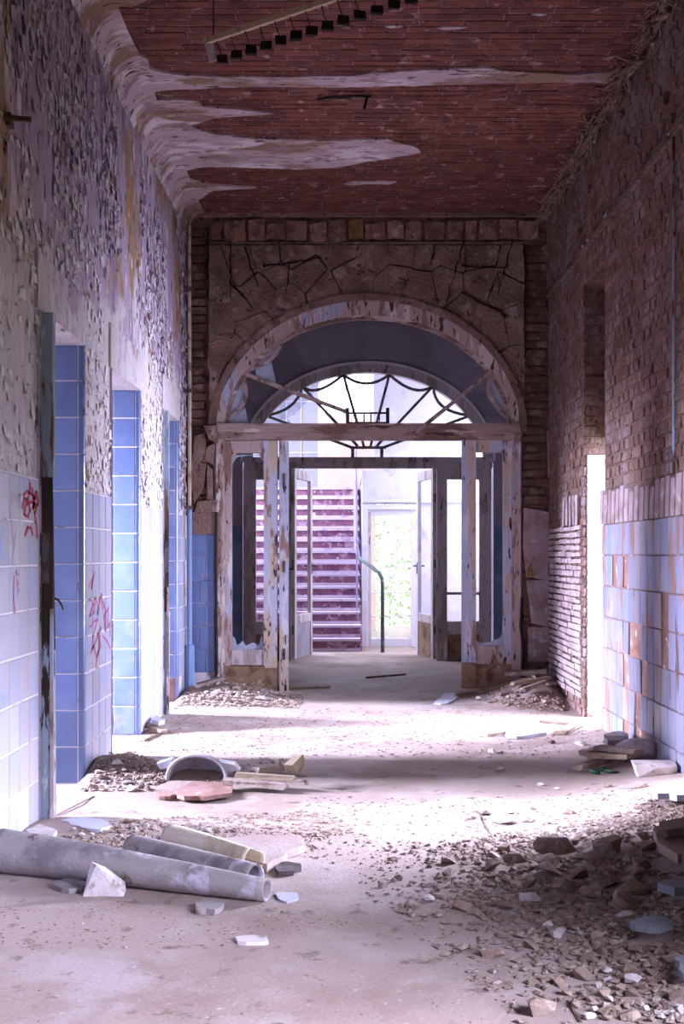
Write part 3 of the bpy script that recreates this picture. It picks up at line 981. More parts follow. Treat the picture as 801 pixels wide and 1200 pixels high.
# masonry rim of the arch
def band(cx, base, ai, hi, ao, ho, y0, y1, n=44, t0=0.0, t1=math.pi, rough=0.0):
    b = MB()
    vs = []
    for k in range(n + 1):
        t = t0 + (t1 - t0) * k / n
        c, s = -math.cos(t), math.sin(t)
        r0 = 1 + random.uniform(-rough, rough)
        r1 = 1 + random.uniform(-rough, rough)
        for (a_, h_, y, rr) in ((ai, hi, y0, r0), (ao, ho, y0, r1), (ao, ho, y1, r1), (ai, hi, y1, r0)):
            vs.append((cx + c * a_ * rr, y, base + s * h_ * rr))
    fs = []
    for k in range(n):
        for i in range(4):
            j = (i + 1) % 4
            fs.append((k * 4 + i, k * 4 + j, k * 4 + 4 + j, k * 4 + 4 + i))
    fs += [(0, 1, 2, 3), tuple(n * 4 + i for i in (3, 2, 1, 0))]
    return b.add(vs, fs)
band(CX1, BASE1, 178 / S1, 152 / S1, 186 / S1, 160 / S1, D1 - .04, D1 + .06, rough=.006).build('arch_rim', M['plasterb'], we)

# ---------------------------------------------------------------- first door frame
d1 = thing('door_1', (CX1, D1, 0), 'peeling arched door frame with sidelights and broken fanlight in the end wall', 'door frame', kind='structure')
def bx(x0, y0, x1, y1, d, t, name, mat, root, j=.002, **kw):
    a, b = P(x0, y1, d), P(x1, y0, d)
    return part(MB().box((a.x, d - t / 2, a.z), (b.x, d + t / 2, b.z), j), name, mat, root, **kw)
part(band(CX1, BASE1, 168 / S1, 135 / S1, 178 / S1, 152 / S1, D1 - .03, D1 + .08, rough=.002), 'arch_casing', M['wood'], d1)
part(band(CX1, BASE1, 164 / S1, 131 / S1, 169 / S1, 137 / S1, D1 - .005, D1 + .05, rough=.002), 'arch_bead', M['woodh'], d1)
FD = D1 + .02
bx(254, 497, 608, 507, FD - .02, .14, 'transom', M['woodh'], d1)
bx(254, 507, 608, 516, FD, .10, 'transom', M['woodh'], d1)
bx(254, 516, 264, 806, FD, .10, 'jamb', M['wood'], d1)
bx(599, 510, 609, 806, FD, .10, 'jamb', M['wood'], d1)
# left sidelight
bx(262, 517, 272, 780, FD, .06, 'stile', M['wood'], d1)
bx(309, 517, 325, 782, FD, .09, 'mullion', M['woodb'], d1)
bx(272, 517, 309, 531, FD, .06, 'rail', M['wood'], d1)
bx(272, 761, 309, 779, FD, .06, 'rail', M['woodg'], d1)
bx(262, 780, 325, 808, FD, .08, 'kick_panel', M['kick'], d1)
for s in (272, 304):   # rounded upper corners of the light
    pts = [P(s, 531, FD), P(s + 5, 531, FD), P(s + (1 if s == 272 else 5), 531 + 9, FD), P(s, 531 + (9 if s == 272 else 2), FD)]
    part(MB().prism([p - Vector((0, .02, 0)) for p in pts], (0, .04, 0)), 'corner_block', M['wood'], d1)
# right sidelight
bx(541, 516, 557, 776, FD, .09, 'mullion', M['woodb'], d1)
bx(541, 776, 557, 806, FD, .11, 'plinth', M['kick'], d1)
bx(589, 517, 600, 790, FD, .06, 'stile', M['woodb'], d1)
bx(557, 516, 589, 530, FD, .06, 'rail', M['woodb'], d1)
bx(557, 757, 592, 778, FD, .06, 'rail', M['wood'], d1)
bx(557, 778, 600, 806, FD, .07, 'kick_panel', M['kick'], d1)
def shard(pxs, d, mat, root, name='glass_shard', t=.004):
    return part(MB().prism([P(x, y, d) for x, y in pxs], (0, t, 0)), name, mat, root)
shard([(272, 761), (272, 744), (275, 748), (278, 757), (284, 751), (288, 757), (296, 753), (303, 756), (307, 743), (309, 761)], FD, M['glass'], d1)
shard([(272, 533), (272, 545), (277, 536), (290, 534), (304, 534), (308, 542), (309, 533)], FD, M['glass'], d1)
shard([(557, 757), (558, 750), (563, 755), (575, 752), (585, 748), (589, 740), (589, 757)], FD, M['glass'], d1)
# fanlight 1
def polybar(pts, d, wd, dp):
    b = MB()
    q = [P(x, y, d) for x, y in pts]
    for i in range(len(q) - 1):
        b.bar(q[i], q[i + 1], wd, dp, up=(0, 1, 0))
    return b
def arc3(a, m, b, n=8):
    """quadratic curve through three pixel points"""
    c = (2 * m[0] - (a[0] + b[0]) / 2, 2 * m[1] - (a[1] + b[1]) / 2)
    return [((1 - t) ** 2 * a[0] + 2 * t * (1 - t) * c[0] + t * t * b[0], (1 - t) ** 2 * a[1] + 2 * t * (1 - t) * c[1] + t * t * b[1]) for t in [k / n for k in range(n + 1)]]
G1 = D1 + .02
part(polybar([(280, 436), (345, 460), (407, 483)], G1, .034, .035), 'glazing_bar', M['bar'], d1)
b_ = MB().bar(P(580, 432, G1), P(484, 509, D1 - .10), .034, .035, up=(0, 1, 0))
part(b_, 'glazing_bar', M['bar'], d1)
for a, m, b in (((331, 387), (319, 419), (281, 435)), ((281, 437), (287, 468), (264, 494)), ((580, 432), (573, 462), (600, 493))):
    part(polybar(arc3(a, m, b), G1, .034, .035), 'scallop_bar', M['bar'], d1)
shard([(330, 388), (328, 405), (318, 418), (300, 430), (283, 434), (290, 421), (308, 402)], G1, M['glass'], d1)
shard([(280, 440), (286, 455), (285, 470), (276, 485), (264, 493), (264, 478), (270, 455)], G1, M['glass'], d1)
shard([(299, 432), (318, 424), (323, 448), (312, 448), (300, 443)], G1, M['glass'], d1)
shard([(264, 497), (275, 488), (287, 478), (291, 497)], G1, M['glass'], d1)
shard([(580, 436), (590, 450), (597, 470), (600, 490), (588, 483), (577, 466), (576, 448)], G1, M['glass'], d1)
shard([(292, 497), (303, 490), (309, 493), (320, 488), (331, 483), (342, 497)], D1 + .05, M['glassc'], d1)
# little gallery standing on the transom
gal = bx(405, 478, 409, 497, D1 - .03, .03, 'gallery', M['woodd'], d1)
for (x0, y0, x1, y1) in ((452, 478, 456, 497), (409, 483, 452, 485), (425.5, 485, 427, 497), (433.5, 485, 435, 497), (416, 485, 417, 497), (444, 485, 445, 497), (409, 494.5, 452, 497)):
    a, b = P(x0, y1, D1 - .03), P(x1, y0, D1 - .03)
    subpart(MB().box((a.x, D1 - .042, a.z), (b.x, D1 - .018, b.z)), 'gallery_rod', M['woodd'], gal, d1)

def leaf(name, hinge, ang, wd, z0, z1, label, mats, glass=False, t=.045, st=.09, low=.5, sgn=1):
    """glazed door leaf; local x runs from the hinge along the leaf"""
    root = thing(name, hinge, label, 'door leaf', 'abandoned glazed door leaves', rotz=ang)
    def lb(x0, x1, a, b, nm, m, tt=t):
        return put(nm, MB().box((x0, -tt / 2, a), (x1, tt / 2, b), .002).mesh(nm, m), root)
    lb(0, st, z0, z1, 'stile', mats[0])
    lb(wd - st, wd, z0, z1, 'stile', mats[1])
    lb(st, wd - st, z1 - .11, z1, 'rail', mats[0])
    lb(st, wd - st, z0 + low, z0 + low + .10, 'rail', mats[0])
    lb(st, wd - st, z0, z0 + low, 'lower_panel', mats[2], t * .7)
    lk = lb(wd - st * .7, wd - st * .3, 1.02, 1.16, 'lock_plate', M['iron'], t + .012)
    put('keyhole', MB().box((wd - st * .56, -t / 2 - .009, 1.06), (wd - st * .44, t / 2 + .009, 1.09)).mesh('keyhole', M['black']), lk)
    put('door_handle', MB().tube([(wd - st * .5, -t / 2 - .05, 1.12), (wd - st * .5, t / 2 + .05, 1.12)], .009, 8).mesh('door_handle', M['iron']), lk)
    for zz in (z0 + .35, (z0 + z1) / 2, z1 - .35):
        put('hinge', MB().tube([(-.006, 0, zz - .05), (-.006, 0, zz + .05)], .012, 8).mesh('hinge', M['iron']), root)
    return root
hp = P(333, 0, D1 + .03)
leaf('door_leaf', (hp.x, D1 - .02, 0), math.radians(93), .80, .012, EYE - (516 - VY) / S1, 'cream peeling door leaf standing open edge-on beside the left sidelight', (M['woodb'], M['wood'], M['wood']), t=.085, st=.10)

# vertical pipe beside the frame, black cable gap
vp = thing('wall_pipe', (XL + .06, D1 - .12, 0), 'slim cream riser pipe in the corner left of the arch', 'pipe')
part(MB().tube([(XL + .05, D1 - .14, 1.62), (XL + .052, D1 - .14, 2.6), (XL + .046, D1 - .14, 3.5), (XL + .05, D1 - .14, H - .01)], .017, 8, jit=.18), 'upper_pipe', M['pipet'], vp)
part(MB().tube([(XL + .05, D1 - .14, 0.02), (XL + .052, D1 - .14, .45), (XL + .05, D1 - .14, .46), (XL + .05, D1 - .14, 1.66)], [.045, .04, .022, .02], 8), 'lower_pipe', M['pipeb'], vp, label='blue painted lower end')
for z in (1.66, 2.7, 3.6):
    part(MB().box((XL + .0, D1 - .17, z), (XL + .075, D1 - .11, z + .03)), 'pipe_clip', M['iron'], vp)
cb_ = MB().tube([P(253.5, 600, D1 - .03), P(253, 660, D1 - .03), P(254, 790, D1 - .03)], .014, 6).build('cable', M['black'], label='black cable running up beside the left jamb of the arch', cat='cable')
cb2 = MB().tube([P(611, 700, D1 - .03), P(610, 735, D1 - .04), P(613, 760, D1 - .03), P(611, 790, D1 - .03)], .014, 6).build('cable', M['black'], label='short charred black cable beside the right jamb', cat='cable')

# ---------------------------------------------------------------- vestibule and second frame
CX2 = (431 - VX) / S2
BASE2 = EYE - (541 - VY) / S2
mb = MB()
A2, HH2 = 147 / S2, 115 / S2
arc2 = [(CX2 - A2 * math.cos(math.pi * k / NA), BASE2 + HH2 * math.sin(math.pi * k / NA)) for k in range(NA + 1)]
yf2, yb2 = D2, D2 + .3
for k in range(NA):
    (x0, z0), (x1, z1) = arc2[k], arc2[k + 1]
    mb.add([(x0, yf2, z0), (x1, yf2, z1), (x1, yf2, H), (x0, yf2, H), (x0, yb2, z0), (x1, yb2, z1), (x1, yb2, H), (x0, yb2, H)], [(0, 1, 2, 3), (4, 7, 6, 5), (0, 4, 5, 1)])
mb.box((-2.6, yf2, -.02), (CX2 - A2, yb2, H)).box((CX2 + A2, yf2, -.02), (2.9, yb2, H))
wv_ = mb.build('wall_vestibule', M['greyl'], kind='structure', label='grey lilac vestibule wall above the second arched frame', cat='wall')
# slate blue dado tiles of the vestibule wall
for x0, x1 in ((-2.0, CX2 - A2), (CX2 + A2, 2.3)):
    tiles(wv_, (x0, D2 - .002, TZ - 8 * .2), (1, 0, 0), (0, 0, 1), (0, -1, 0), split(x1 - x0, .17), 8, .2, M['tiled'])
MB().box((-2.1, D1 + .33, -.02), (-1.9, D2, H)).build('wall_vestibule_left', M['greyl'], kind='structure', label='plain grey vestibule side wall behind the left sidelight', cat='wall')
MB().box((2.3, D1 + .33, -.02), (2.5, D2, H)).build('wall_vestibule_right', M['greyl'], kind='structure', label='plain grey vestibule side wall behind the right sidelight', cat='wall')
MB().box((-2.1, D1 + .3, H), (2.5, D2 + .3, H + .3)).build('ceiling_vestibule', M['greyl'], kind='structure', label='grey plaster ceiling of the vestibule', cat='ceiling')
d2 = thing('door_2', (CX2, D2, 0), 'grey arched second door frame with scalloped fanlight before the stairs', 'door frame', kind='structure')
part(band(CX2, BASE2, 135 / S2, 104 / S2, 147 / S2, 115 / S2, D2 - .04, D2 + .08), 'arch_casing', M['woodg'], d2)
part(band(CX2, BASE2, 146 / S2, 114 / S2, 149 / S2, 117 / S2, D2 - .055, D2 - .03), 'arch_bead', M['palew'], d2)
bx(286, 536, 576, 542, D2 - .02, .14, 'transom', M['woodg'], d2)
bx(286, 542, 576, 549, D2, .10, 'transom', M['woodg'], d2)
for nm, x0, x1, y0, y1, m in (('jamb', 285, 300, 549, 776, 'woodg'), ('mullion', 329, 341, 549, 776, 'woodg'), ('rail', 300, 329, 549, 562, 'woodg'), ('rail', 300, 329, 728, 743, 'woodg'), ('kick_panel', 300, 329, 743, 776, 'kick'),
                              ('mullion', 511, 523.5, 549, 776, 'woodg'), ('jamb', 561, 575, 549, 776, 'woodg'), ('rail', 523.5, 561, 549, 562, 'woodg'), ('rail', 523.5, 561, 728, 743, 'woodg'), ('kick_panel', 523.5, 561, 743, 776, 'kick'),
                              ('glazing_bar', 523.5, 561, 694, 697, 'barg')):
    bx(x0, y0, x1, y1, D2, .07, nm, M[m], d2)
G2 = D2 + .01
for a, b in (((411, 524), (311, 487)), ((419, 523), (354, 453)), ((426, 523), (402, 439)), ((434, 523), (456, 439)), ((441, 523), (507.6, 452)), ((450, 524), (551, 487))):
    part(polybar([a, b], G2, .032, .035), 'glazing_bar', M['barg'], d2)
for a, m, b in (((402, 439), (429, 449.5), (456, 439)), ((456, 439), (484, 456.5), (507.6, 452)), ((507.6, 452), (518, 476), (551, 487)), ((402, 439), (374, 456.5), (354, 453)), ((354, 453), (340, 476), (311, 487))):
    part(polybar(arc3(a, m, b), G2, .032, .035), 'scallop_bar', M['barg'], d2)
part(polybar([(410, 524.5), (452, 524.5)], G2, .032, .035), 'glazing_bar', M['barg'], d2)
for x in (413, 447):
    part(polybar([(x, 525), (x, 536)], G2, .04, .035), 'glazing_bar', M['barg'], d2)
shard([(360, 470), (378, 445), (352, 449), (335, 462), (322, 480), (330, 492), (345, 486)], D2 + .03, M['glassc'], d2)
hl = P(341, 0, D2)
leaf('door_leaf', (hl.x + .02, D2 + .03, 0), math.radians(76), .78, .012, EYE - (549 - VY) / S2, 'grey door leaf folded back on the left of the second frame', (M['woodg'], M['woodg'], M['greyl']), low=.42, st=.08)
hr = P(511, 0, D2)
leaf('door_leaf', (hr.x - .02, D2 + .03, 0), math.radians(101), .78, .012, EYE - (549 - VY) / S2, 'grey door leaf with brown lower panel on the right of the second frame', (M['woodg'], M['lav'], M['kick']), low=.42, st=.08)

# ---------------------------------------------------------------- stair hall
SY = D2 + .3
WD = 15.7
mb = MB().box((-2.8, SY, -.02), (-2.6, 14.8, 6.2)).box((-2.8, 17.6, -.02), (-2.6, 20.0, 6.2)).box((-2.8, 14.8, -.02), (-2.6, 17.6, 1.9)).box((-2.8, 14.8, 4.7), (-2.6, 17.6, 6.2))
mb.build('wall_stair_left', M['palew'], kind='structure', label='white stair hall wall with a tall window opening', cat='wall')
mb = MB().box((2.8, SY, -.02), (3.0, 14.1, 6.2)).box((2.8, 15.3, -.02), (3.0, WD + .3, 6.2)).box((2.8, 14.1, -.02), (3.0, 15.3, .9)).box((2.8, 14.1, 3.7), (3.0, 15.3, 6.2))
mb.build('wall_stair_right', M['palew'], kind='structure', label='white stair hall side wall beyond the second frame', cat='wall')
MB().box((-2.8, SY, 6.2), (3.0, 20.0, 6.4)).build('ceiling_stair', M['palew'], kind='structure', label='white ceiling high over the stairs', cat='ceiling')
MB().box((-2.6, D2 + .3, H - .02), (2.9, D2 + .5, 6.2)).build('wall_stair_front', M['palew'], kind='structure', label='white wall over the back of the second frame', cat='wall')
# wall with the garden door
gx0, gx1 = P(431, 0, WD).x, P(490, 0, WD).x
gz1 = P(0, 590, WD).z
xs0 = P(424, 0, WD).x
xs1 = P(437.5, 0, WD).x
mb = MB().box((xs0, WD, -.02), (gx0, WD + .25, gz1)).box((gx1, WD, -.02), (2.8, WD + .25, gz1)).box((xs0, WD, gz1), (2.8, WD + .25, 2.42)).box((xs1, WD, 2.42), (2.8, WD + .25, 6.2))
mb.build('wall_garden', M['lav'], kind='structure', label='lavender stair hall wall with the bright garden door', cat='wall')
MB().box((xs0, WD - .05, P(0, 589, WD).z), (2.8, WD, P(0, 585.5, WD).z)).build('trim_1', M['palew'], kind='structure', label='thin white ledge above the garden door', cat='trim')
g = thing('door_3', ((gx0 + gx1) / 2, WD + .05, 0), 'bright glazed garden door with pale frame beside the stairs', 'door', kind='structure')
GD = WD + .05
bx(424, 592, 430, 759, GD - .06, .05, 'casing', M['palew'], g)
bx(430, 600, 434.5, 759, GD, .08, 'stile', M['woodg'], g)
bx(481, 600, 490, 759, GD, .08, 'stile', M['palew'], g)
bx(424, 591, 490, 597, GD - .05, .06, 'head', M['palew'], g)
bx(430, 597, 490, 605, GD, .08, 'rail', M['palew'], g)
bx(434, 748, 482, 759, GD, .07, 'rail', M['palew'], g)
bx(434, 606, 482, 749, GD, .006, 'pane', M['glassc'], g, j=0)
for y in (636, 665, 694.6, 722):
    bx(434, y - .6, 482, y + .6, GD, .03, 'glazing_bar', M['palew'], g, j=0)
# back wall of the stair hall
BD = 19.0
MB().box((P(297, 0, BD).x - 1.0, BD, -.02), (P(372, 0, BD).x, BD + .2, 6.2)).build('wall_landing_left', M['tilef'], kind='structure', label='pale blue wall left of the landing window', cat='wall')
mb = MB().box((P(372, 0, BD).x, BD, -.02), (P(440, 0, BD).x, BD + .2, P(0, 487, BD).z)).box((P(372, 0, BD).x, BD, 5.9), (P(440, 0, BD).x, BD + .2, 6.2))
mb.build('wall_landing', M['peach'], kind='structure', label='peach landing wall under the tall stair window', cat='wall')
MB().box((P(440, 0, BD).x, WD + .25, 2.42), (P(440, 0, BD).x + .1, BD + .2, 6.2)).box((.222, WD + .25, -.02), (.28, BD + .2, 2.42)).box((.222, WD + .25, 2.36), (P(440, 0, BD).x + .1, BD + .2, 2.42)).build('wall_stair_inner', M['lav'], kind='structure', label='lavender inner wall beside the upper steps', cat='wall')
lw = thing('window_1', (P(405, 0, BD).x, BD + .05, P(0, 487, BD).z), 'tall white framed landing window above the stairs', 'window', kind='structure')
for x0, x1, y0, y1 in ((372, 375, 330, 487), (434, 437, 330, 487), (372, 437, 484, 487), (404, 406, 330, 487), (372, 437, 440, 442)):
    bx(x0, y0, x1, y1, BD + .05, .06, 'window_frame', M['palew'], lw)
# white muntin grid on the pale blue wall
for x in (305, 335, 352):
    bx(x, 400, x + 1.2, 560, BD - .01, .03, 'window_bar', M['palew'], lw, j=0)
for y in (470, 500, 530):
    bx(297, y, 372, y + 1.2, BD - .01, .03, 'window_bar', M['palew'], lw, j=0)
# the staircase
stc = thing('staircase', (-.6, 14.9, 0), 'worn purple staircase with dusty treads climbing to the landing', 'staircase')
R_, TR, NS = .165, .222, 14
sx0, sx1 = -1.55, P(422, 0, 14.9).x
for k in range(NS):
    y0 = 14.9 + k * TR
    s = part(MB().box((sx0, y0, 0 if k < 1 else k * R_ - .06), (sx1 - .01, y0 + TR + .02, (k + 1) * R_ - .03)), 'step', M['stair'], stc)
    subpart(MB().box((sx0, y0 - .025, (k + 1) * R_ - .032), (sx1 + .008 * (k % 2), y0 + TR + .01, (k + 1) * R_), .002), 'tread', M['tread'], s, stc)
    subpart(MB().box((sx0, y0 - .012, k * R_ + .0), (sx1, y0 + .001, k * R_ + .04), .004), 'riser_dust', M['tread'], s, stc)
yt = 14.9 + NS * TR
part(MB().box((sx0, yt, NS * R_ - .2), (.215, BD - .01, NS * R_)), 'landing', M['tread'], stc)
part(MB().prism([(sx1, 14.9, 0), (sx1, 14.9 + NS * TR, NS * R_ - .01), (sx1, 14.9 + NS * TR, NS * R_ - .3), (sx1, 15.3, 0)], (.025, 0, 0)), 'stringer', M['stair'], stc)
hr_ = thing('handrail', (P(447, 0, 14.75).x, 14.75, 0), 'green and lilac painted tubular handrail at the foot of the stairs', 'handrail')
n0 = P(448, 764, 14.75)
part(MB().tube([(n0.x, 14.75, 0), (n0.x, 14.75, .86), (n0.x - .005, 14.76, .95), (n0.x - .04, 14.8, 1.02), (n0.x - .15, 15.0, 1.11), (sx1 - .02, 15.4, 1.22)], .026, 10), 'newel', M['railp'], hr_, smooth=True)
part(MB().tube([(sx1 - .02, 15.4, 1.22), (sx1 - .05, 15.7, 1.38), (sx1 - .05, 17.9, 3.0), (sx1 - .05, 18.6, 3.45)], .030, 10), 'rail', M['raill'], hr_, smooth=True)
for y_, zb in ((15.45, .5), (15.62, .66), (16.6, 1.4), (17.5, 2.0)):
    zs_ = (int((y_ - 14.9) / TR) + 1) * R_
    part(MB().tube([(sx1 - .04, y_, zs_), (sx1 - .04, y_, max(zs_ + .3, zb + .72))], .011, 8), 'baluster', M['raill'], hr_)

# rooms on the left that light the doorways
mb = MB()
wins = [(5.8, 6.42), (6.6, 7.2), (9.55, 10.2)]
yy0 = Y0
for a, b in wins + [(10.6, 10.6)]:
    mb.box((-5.2, yy0, -.02), (-5.0, a, H + .02))
    if b > a:
        mb.box((-5.2, a, -.02), (-5.0, b, .95)).box((-5.2, a, 2.9), (-5.0, b, H + .02))
    yy0 = b
mb.build('wall_room_outer', M['palew'], kind='structure', label='white outer wall of the rooms behind the doorways', cat='wall')
for i, y in enumerate((4.3, 6.45, 8.32, 10.3)):
    MB().box((-5.0, y, -.02), (XL - WT + .005, y + .12, H + .02)).build('wall_room_' + 'abcd'[i], M['palew'], kind='structure', label='white partition wall between the side rooms', cat='wall', group='side room partitions')
for i, (a, b) in enumerate(wins):
    wn = thing('window_%d' % (i + 2), (-5.1, (a + b) / 2, .95), 'bare wooden casement of a side room window', 'window', 'side room windows', kind='structure')
    for (y0, y1, z0, z1) in ((a, a + .06, .95, 2.9), (b - .06, b, .95, 2.9), (a, b, .95, 1.01), (a, b, 2.84, 2.9)):
        part(MB().box((-5.15, y0, z0), (-5.08, y1, z1)), 'window_frame', M['palew'], wn)
MB().box((-5.4, Y0 - .3, -.02), (2.4, Y0, H + .1)).build('wall_front_added', M['peel'], kind='structure', label='added peeling plaster wall closing the corridor to reflect light', cat='wall')  # unseen wall added behind the camera so that light bounces back

# garden outside
MB().box((-60, -40, -.6), (60, 90, -.25)).build('lawn', M['grass'], kind='structure', label='sunlit grass outside the building', cat='lawn')
random.seed(77)
def shrub(x, y, r, h, label):
    t = thing('garden_shrub', (x, y, -.25), label, 'shrub', 'shrubs outside the garden door')
    b = MB()
    for k in range(700):
        p = Vector((random.gauss(0, r * .45), random.gauss(0, r * .45), h * random.random() ** .8)) + Vector((x, y, -.25))
        u = Vector((random.uniform(-1, 1), random.uniform(-1, 1), random.uniform(-.5, .5))).normalized() * random.uniform(.03, .07)
        v = Vector((random.uniform(-1, 1), random.uniform(-1, 1), random.uniform(-1, 1))).normalized() * random.uniform(.02, .05)
        b.add([p - u, p + v, p + u, p - v], [(0, 1, 2, 3)])
    part(b, 'foliage', M['leaf'], t, kind='stuff')
    part(MB().tube([(x, y, -.25), (x + .05, y, h * .5), (x, y + .05, h * .8)], [.012, .008, .004], 6), 'stem', M['timber'], t)
shrub(.75, 20.3, .9, 2.3, 'sunlit leafy shrub close behind the garden door')
shrub(1.5, 22.0, 1.0, 2.6, 'pale green shrub farther off behind the garden door')
shrub(.2, 23.5, 1.1, 1.7, 'low spreading shrub deepest in the garden')

# ---------------------------------------------------------------- door posts on the left wall
def post(d, name, label):
    t = thing(name, (XL, d, 0), label, 'door post', kind='structure')
    wp = .068 if d < 7 else .05
    part(MB().box((XL - .03, d - .004, 1.62), (XL + wp, d + .05, HEAD - .01), .003), 'post', M['jamb'], t)
    part(MB().box((XL - .03, d - .002, .80), (XL + wp - .006, d + .046, 1.63), .006), 'post', M['woodd'], t, label='rotten black middle length')
    part(MB().box((XL - .03, d - .004, 0), (XL + wp, d + .05, .81), .004), 'post', M['jamb'], t)
    part(MB().box((XL - .0, d - .014, .0), (XL + .016, d - .002, HEAD), .002), 'edge_bead', M['wood'], t)
    part(MB().box((XL + wp - .012, d - .012, .0), (XL + wp + .004, d - .001, 1.0), .003), 'edge_bead', M['wood'], t)
    part(MB().box((XL - .09, d + .075, .9), (XL - .03, d + .095, 1.62), .012), 'rotten_core', M['woodd'], t)
    part(MB().box((XL + .02, d - .012, 1.12), (XL + .05, d - .001, 1.36), .003), 'strike_plate', M['iron'], t)
    return t
post(DOORS[0][0], 'trim_2', 'rotting blue-grey door post in the tallest blue doorway')
post(DOORS[2][0], 'trim_3', 'narrow peeling door post in the doorway beside the riser pipe')
MB().tube([P(62, 701, 5.75), P(68, 703, 5.75), P(72, 710, 5.75), P(73, 715, 5.75)], .007, 6).build('bent_hook', M['black'], label='small bent black hook sticking out of the doorway', cat='hook')
hk = thing('wall_bracket', (XL, 4.95, 3.5), 'short rusty bracket rod high on the peeling wall', 'bracket')
yb_ = 4.95
q0 = Vector((XL, LY(4), EYE + (VY - 135) * LY(4) / FPX))
part(MB().bar((XL, LY(6), q0.z), (XL + .11, LY(6), q0.z - .01), .016, .02), 'rod', M['woodd'], hk)
part(MB().box((XL, LY(8) - .02, q0.z - .03), (XL + .022, LY(8) + .03, q0.z + .025)), 'wall_plate', M['woodd'], hk)

# ---------------------------------------------------------------- hanging rail under the ceiling
rl = thing('hanging_rail', (-.6, 5.95, H), 'broken lamp rail with dangling clips under the brick ceiling', 'lamp rail')
zr = 4.12
def CZ(x, y, z): 
    d = (z - EYE) * FPX / (VY - y)
    return Vector(((x - VX) * d / FPX, d, z))
ra, rbp = CZ(243, 48, zr), CZ(392, -2, zr)
dirr = (rbp - ra)
re_ = ra + dirr * 1.62
part(MB().bar(ra, re_, .022, .03), 'rail', M['railw'], rl)
ec = CZ(250, 71, zr - .0)
part(MB().bar(ra + Vector((0, 0, .02)), ra + Vector((.03, .03, -.10)), .05, .02, up=(0, 1, 0)), 'end_cap', M['woodg'], rl)
for k in range(13):
    t = .07 + k * .118
    p = ra + dirr * t
    q = p + Vector((.035, .02, -.10))
    w_ = part(MB().tube([p, p + (q - p) * .5 + Vector((0, 0, -.01)), q], .004, 5), 'clip_wire', M['iron'], rl)
    subpart(MB().box((q.x - .03, q.y - .012, q.z - .03), (q.x + .03, q.y + .012, q.z + .012), .004), 'clip', M['crack'], w_, rl)
for t in (.05, 1.5):
    p = ra + dirr * t
    part(MB().tube([p, Vector((p.x, p.y, H + .02))], .005, 5), 'hanger', M['iron'], rl)
pc = thing('ceiling_cable', CZ(430, 113, H - .01), 'torn black cable hanging from the middle of the ceiling', 'cable')
part(MB().tube([CZ(372, 116, H - .02), CZ(395, 113, H - .03), CZ(415, 112, H - .03), CZ(434, 113, H - .01)], .008, 6), 'wire', M['black'], pc)
c0 = CZ(430, 113, H - .02)
part(MB().tube([c0, c0 + Vector((-.01, 0, -.04)), c0 + Vector((-.02, 0, -.085))], .010, 6), 'loose_end', M['black'], pc)
part(MB().bar(CZ(388, 116, H - .01), CZ(410, 117, H - .01), .03, .01), 'plaster_strip', M['straw'], pc)

# ---------------------------------------------------------------- things lying on the floor
def zb(p): return bank(p.x, p.y)
# rolled floor covering (front left)
def roll(name, label, a, b, ra_, rb_, mat, group=None, open_from=.45, bend=0.0):
    """hollow tapering roll lying between two floor points, split along its upper side"""
    a, b = Vector(a), Vector(b)
    d = (b - a)
    s = d.cross(Vector((0, 0, 1))).normalized()
    mbq = MB()
    n, m = 22, 26
    th = .006
    vs = []
    for i in range(m + 1):
        t = i / m
        c = a + d * t + s * bend * math.sin(math.pi * t)
        r0 = ra_ + (rb_ - ra_) * t ** 1.2
        gap = 0.25 + 1.4 * max(0, (t - open_from)) 
        for k in range(n + 1):
            an = math.pi * .62 + gap / 2 + (2 * math.pi - gap) * k / n
            sp = 1 + .10 * k / n
            for rr in (r0 * sp, r0 * sp - th):
                wob = 1 + .03 * noise.noise((t * 7, k * .4, ra_ * 50))
                vs.append(c + s * math.cos(an) * rr * wob + Vector((0, 0, 1)) * (r0 * 1.08 + math.sin(an) * rr * wob))
    w2 = (n + 1) * 2
    fs = []
    for i in range(m):
        for k in range(n):
            p0, p1, p2, p3 = i * w2 + k * 2, i * w2 + k * 2 + 2, (i + 1) * w2 + k * 2 + 2, (i + 1) * w2 + k * 2
            fs += [(p0, p1, p2, p3), (p0 + 1, p3 + 1, p2 + 1, p1 + 1)]
        for k in (0, n):
            p0, p3 = i * w2 + k * 2, (i + 1) * w2 + k * 2
            fs.append((p0, p3, p3 + 1, p0 + 1))
    for i in (0, m):
        for k in range(n):
            p0 = i * w2 + k * 2
            fs.append((p0, p0 + 1, p0 + 3, p0 + 2))
    mbq.add(vs, fs)
    return mbq.build(name, mat, smooth=True, label=label, cat='pipe' if 'pipe' in name else 'roll', group=group)
pa, pb = F(-4, 1026), F(312, 1060)
roll('broken_pipe', 'big tapering grey pipe lying split on the floor', (pa.x, pa.y + .05, .0), (pb.x, pb.y + .03, 0), .078, .040, M['pipe'], open_from=.5)
pa, pb = F(150, 1016), F(298, 1049)
roll('broken_pipe', 'thinner grey pipe tucked behind the big tapering pipe', (pa.x, pa.y + .09, .0), (pb.x, pb.y + .05, .0), .05, .047, M['pipe'], open_from=.8)
pa, pb = F(190, 1012), F(288, 1038)
roll('curled_sheet', 'cream curled sheet sticking out behind the grey pipes', (pa.x, pa.y + .22, .0), (pb.x + .02, pb.y + .14, .0), .05, .054, M['cream'], open_from=.1)

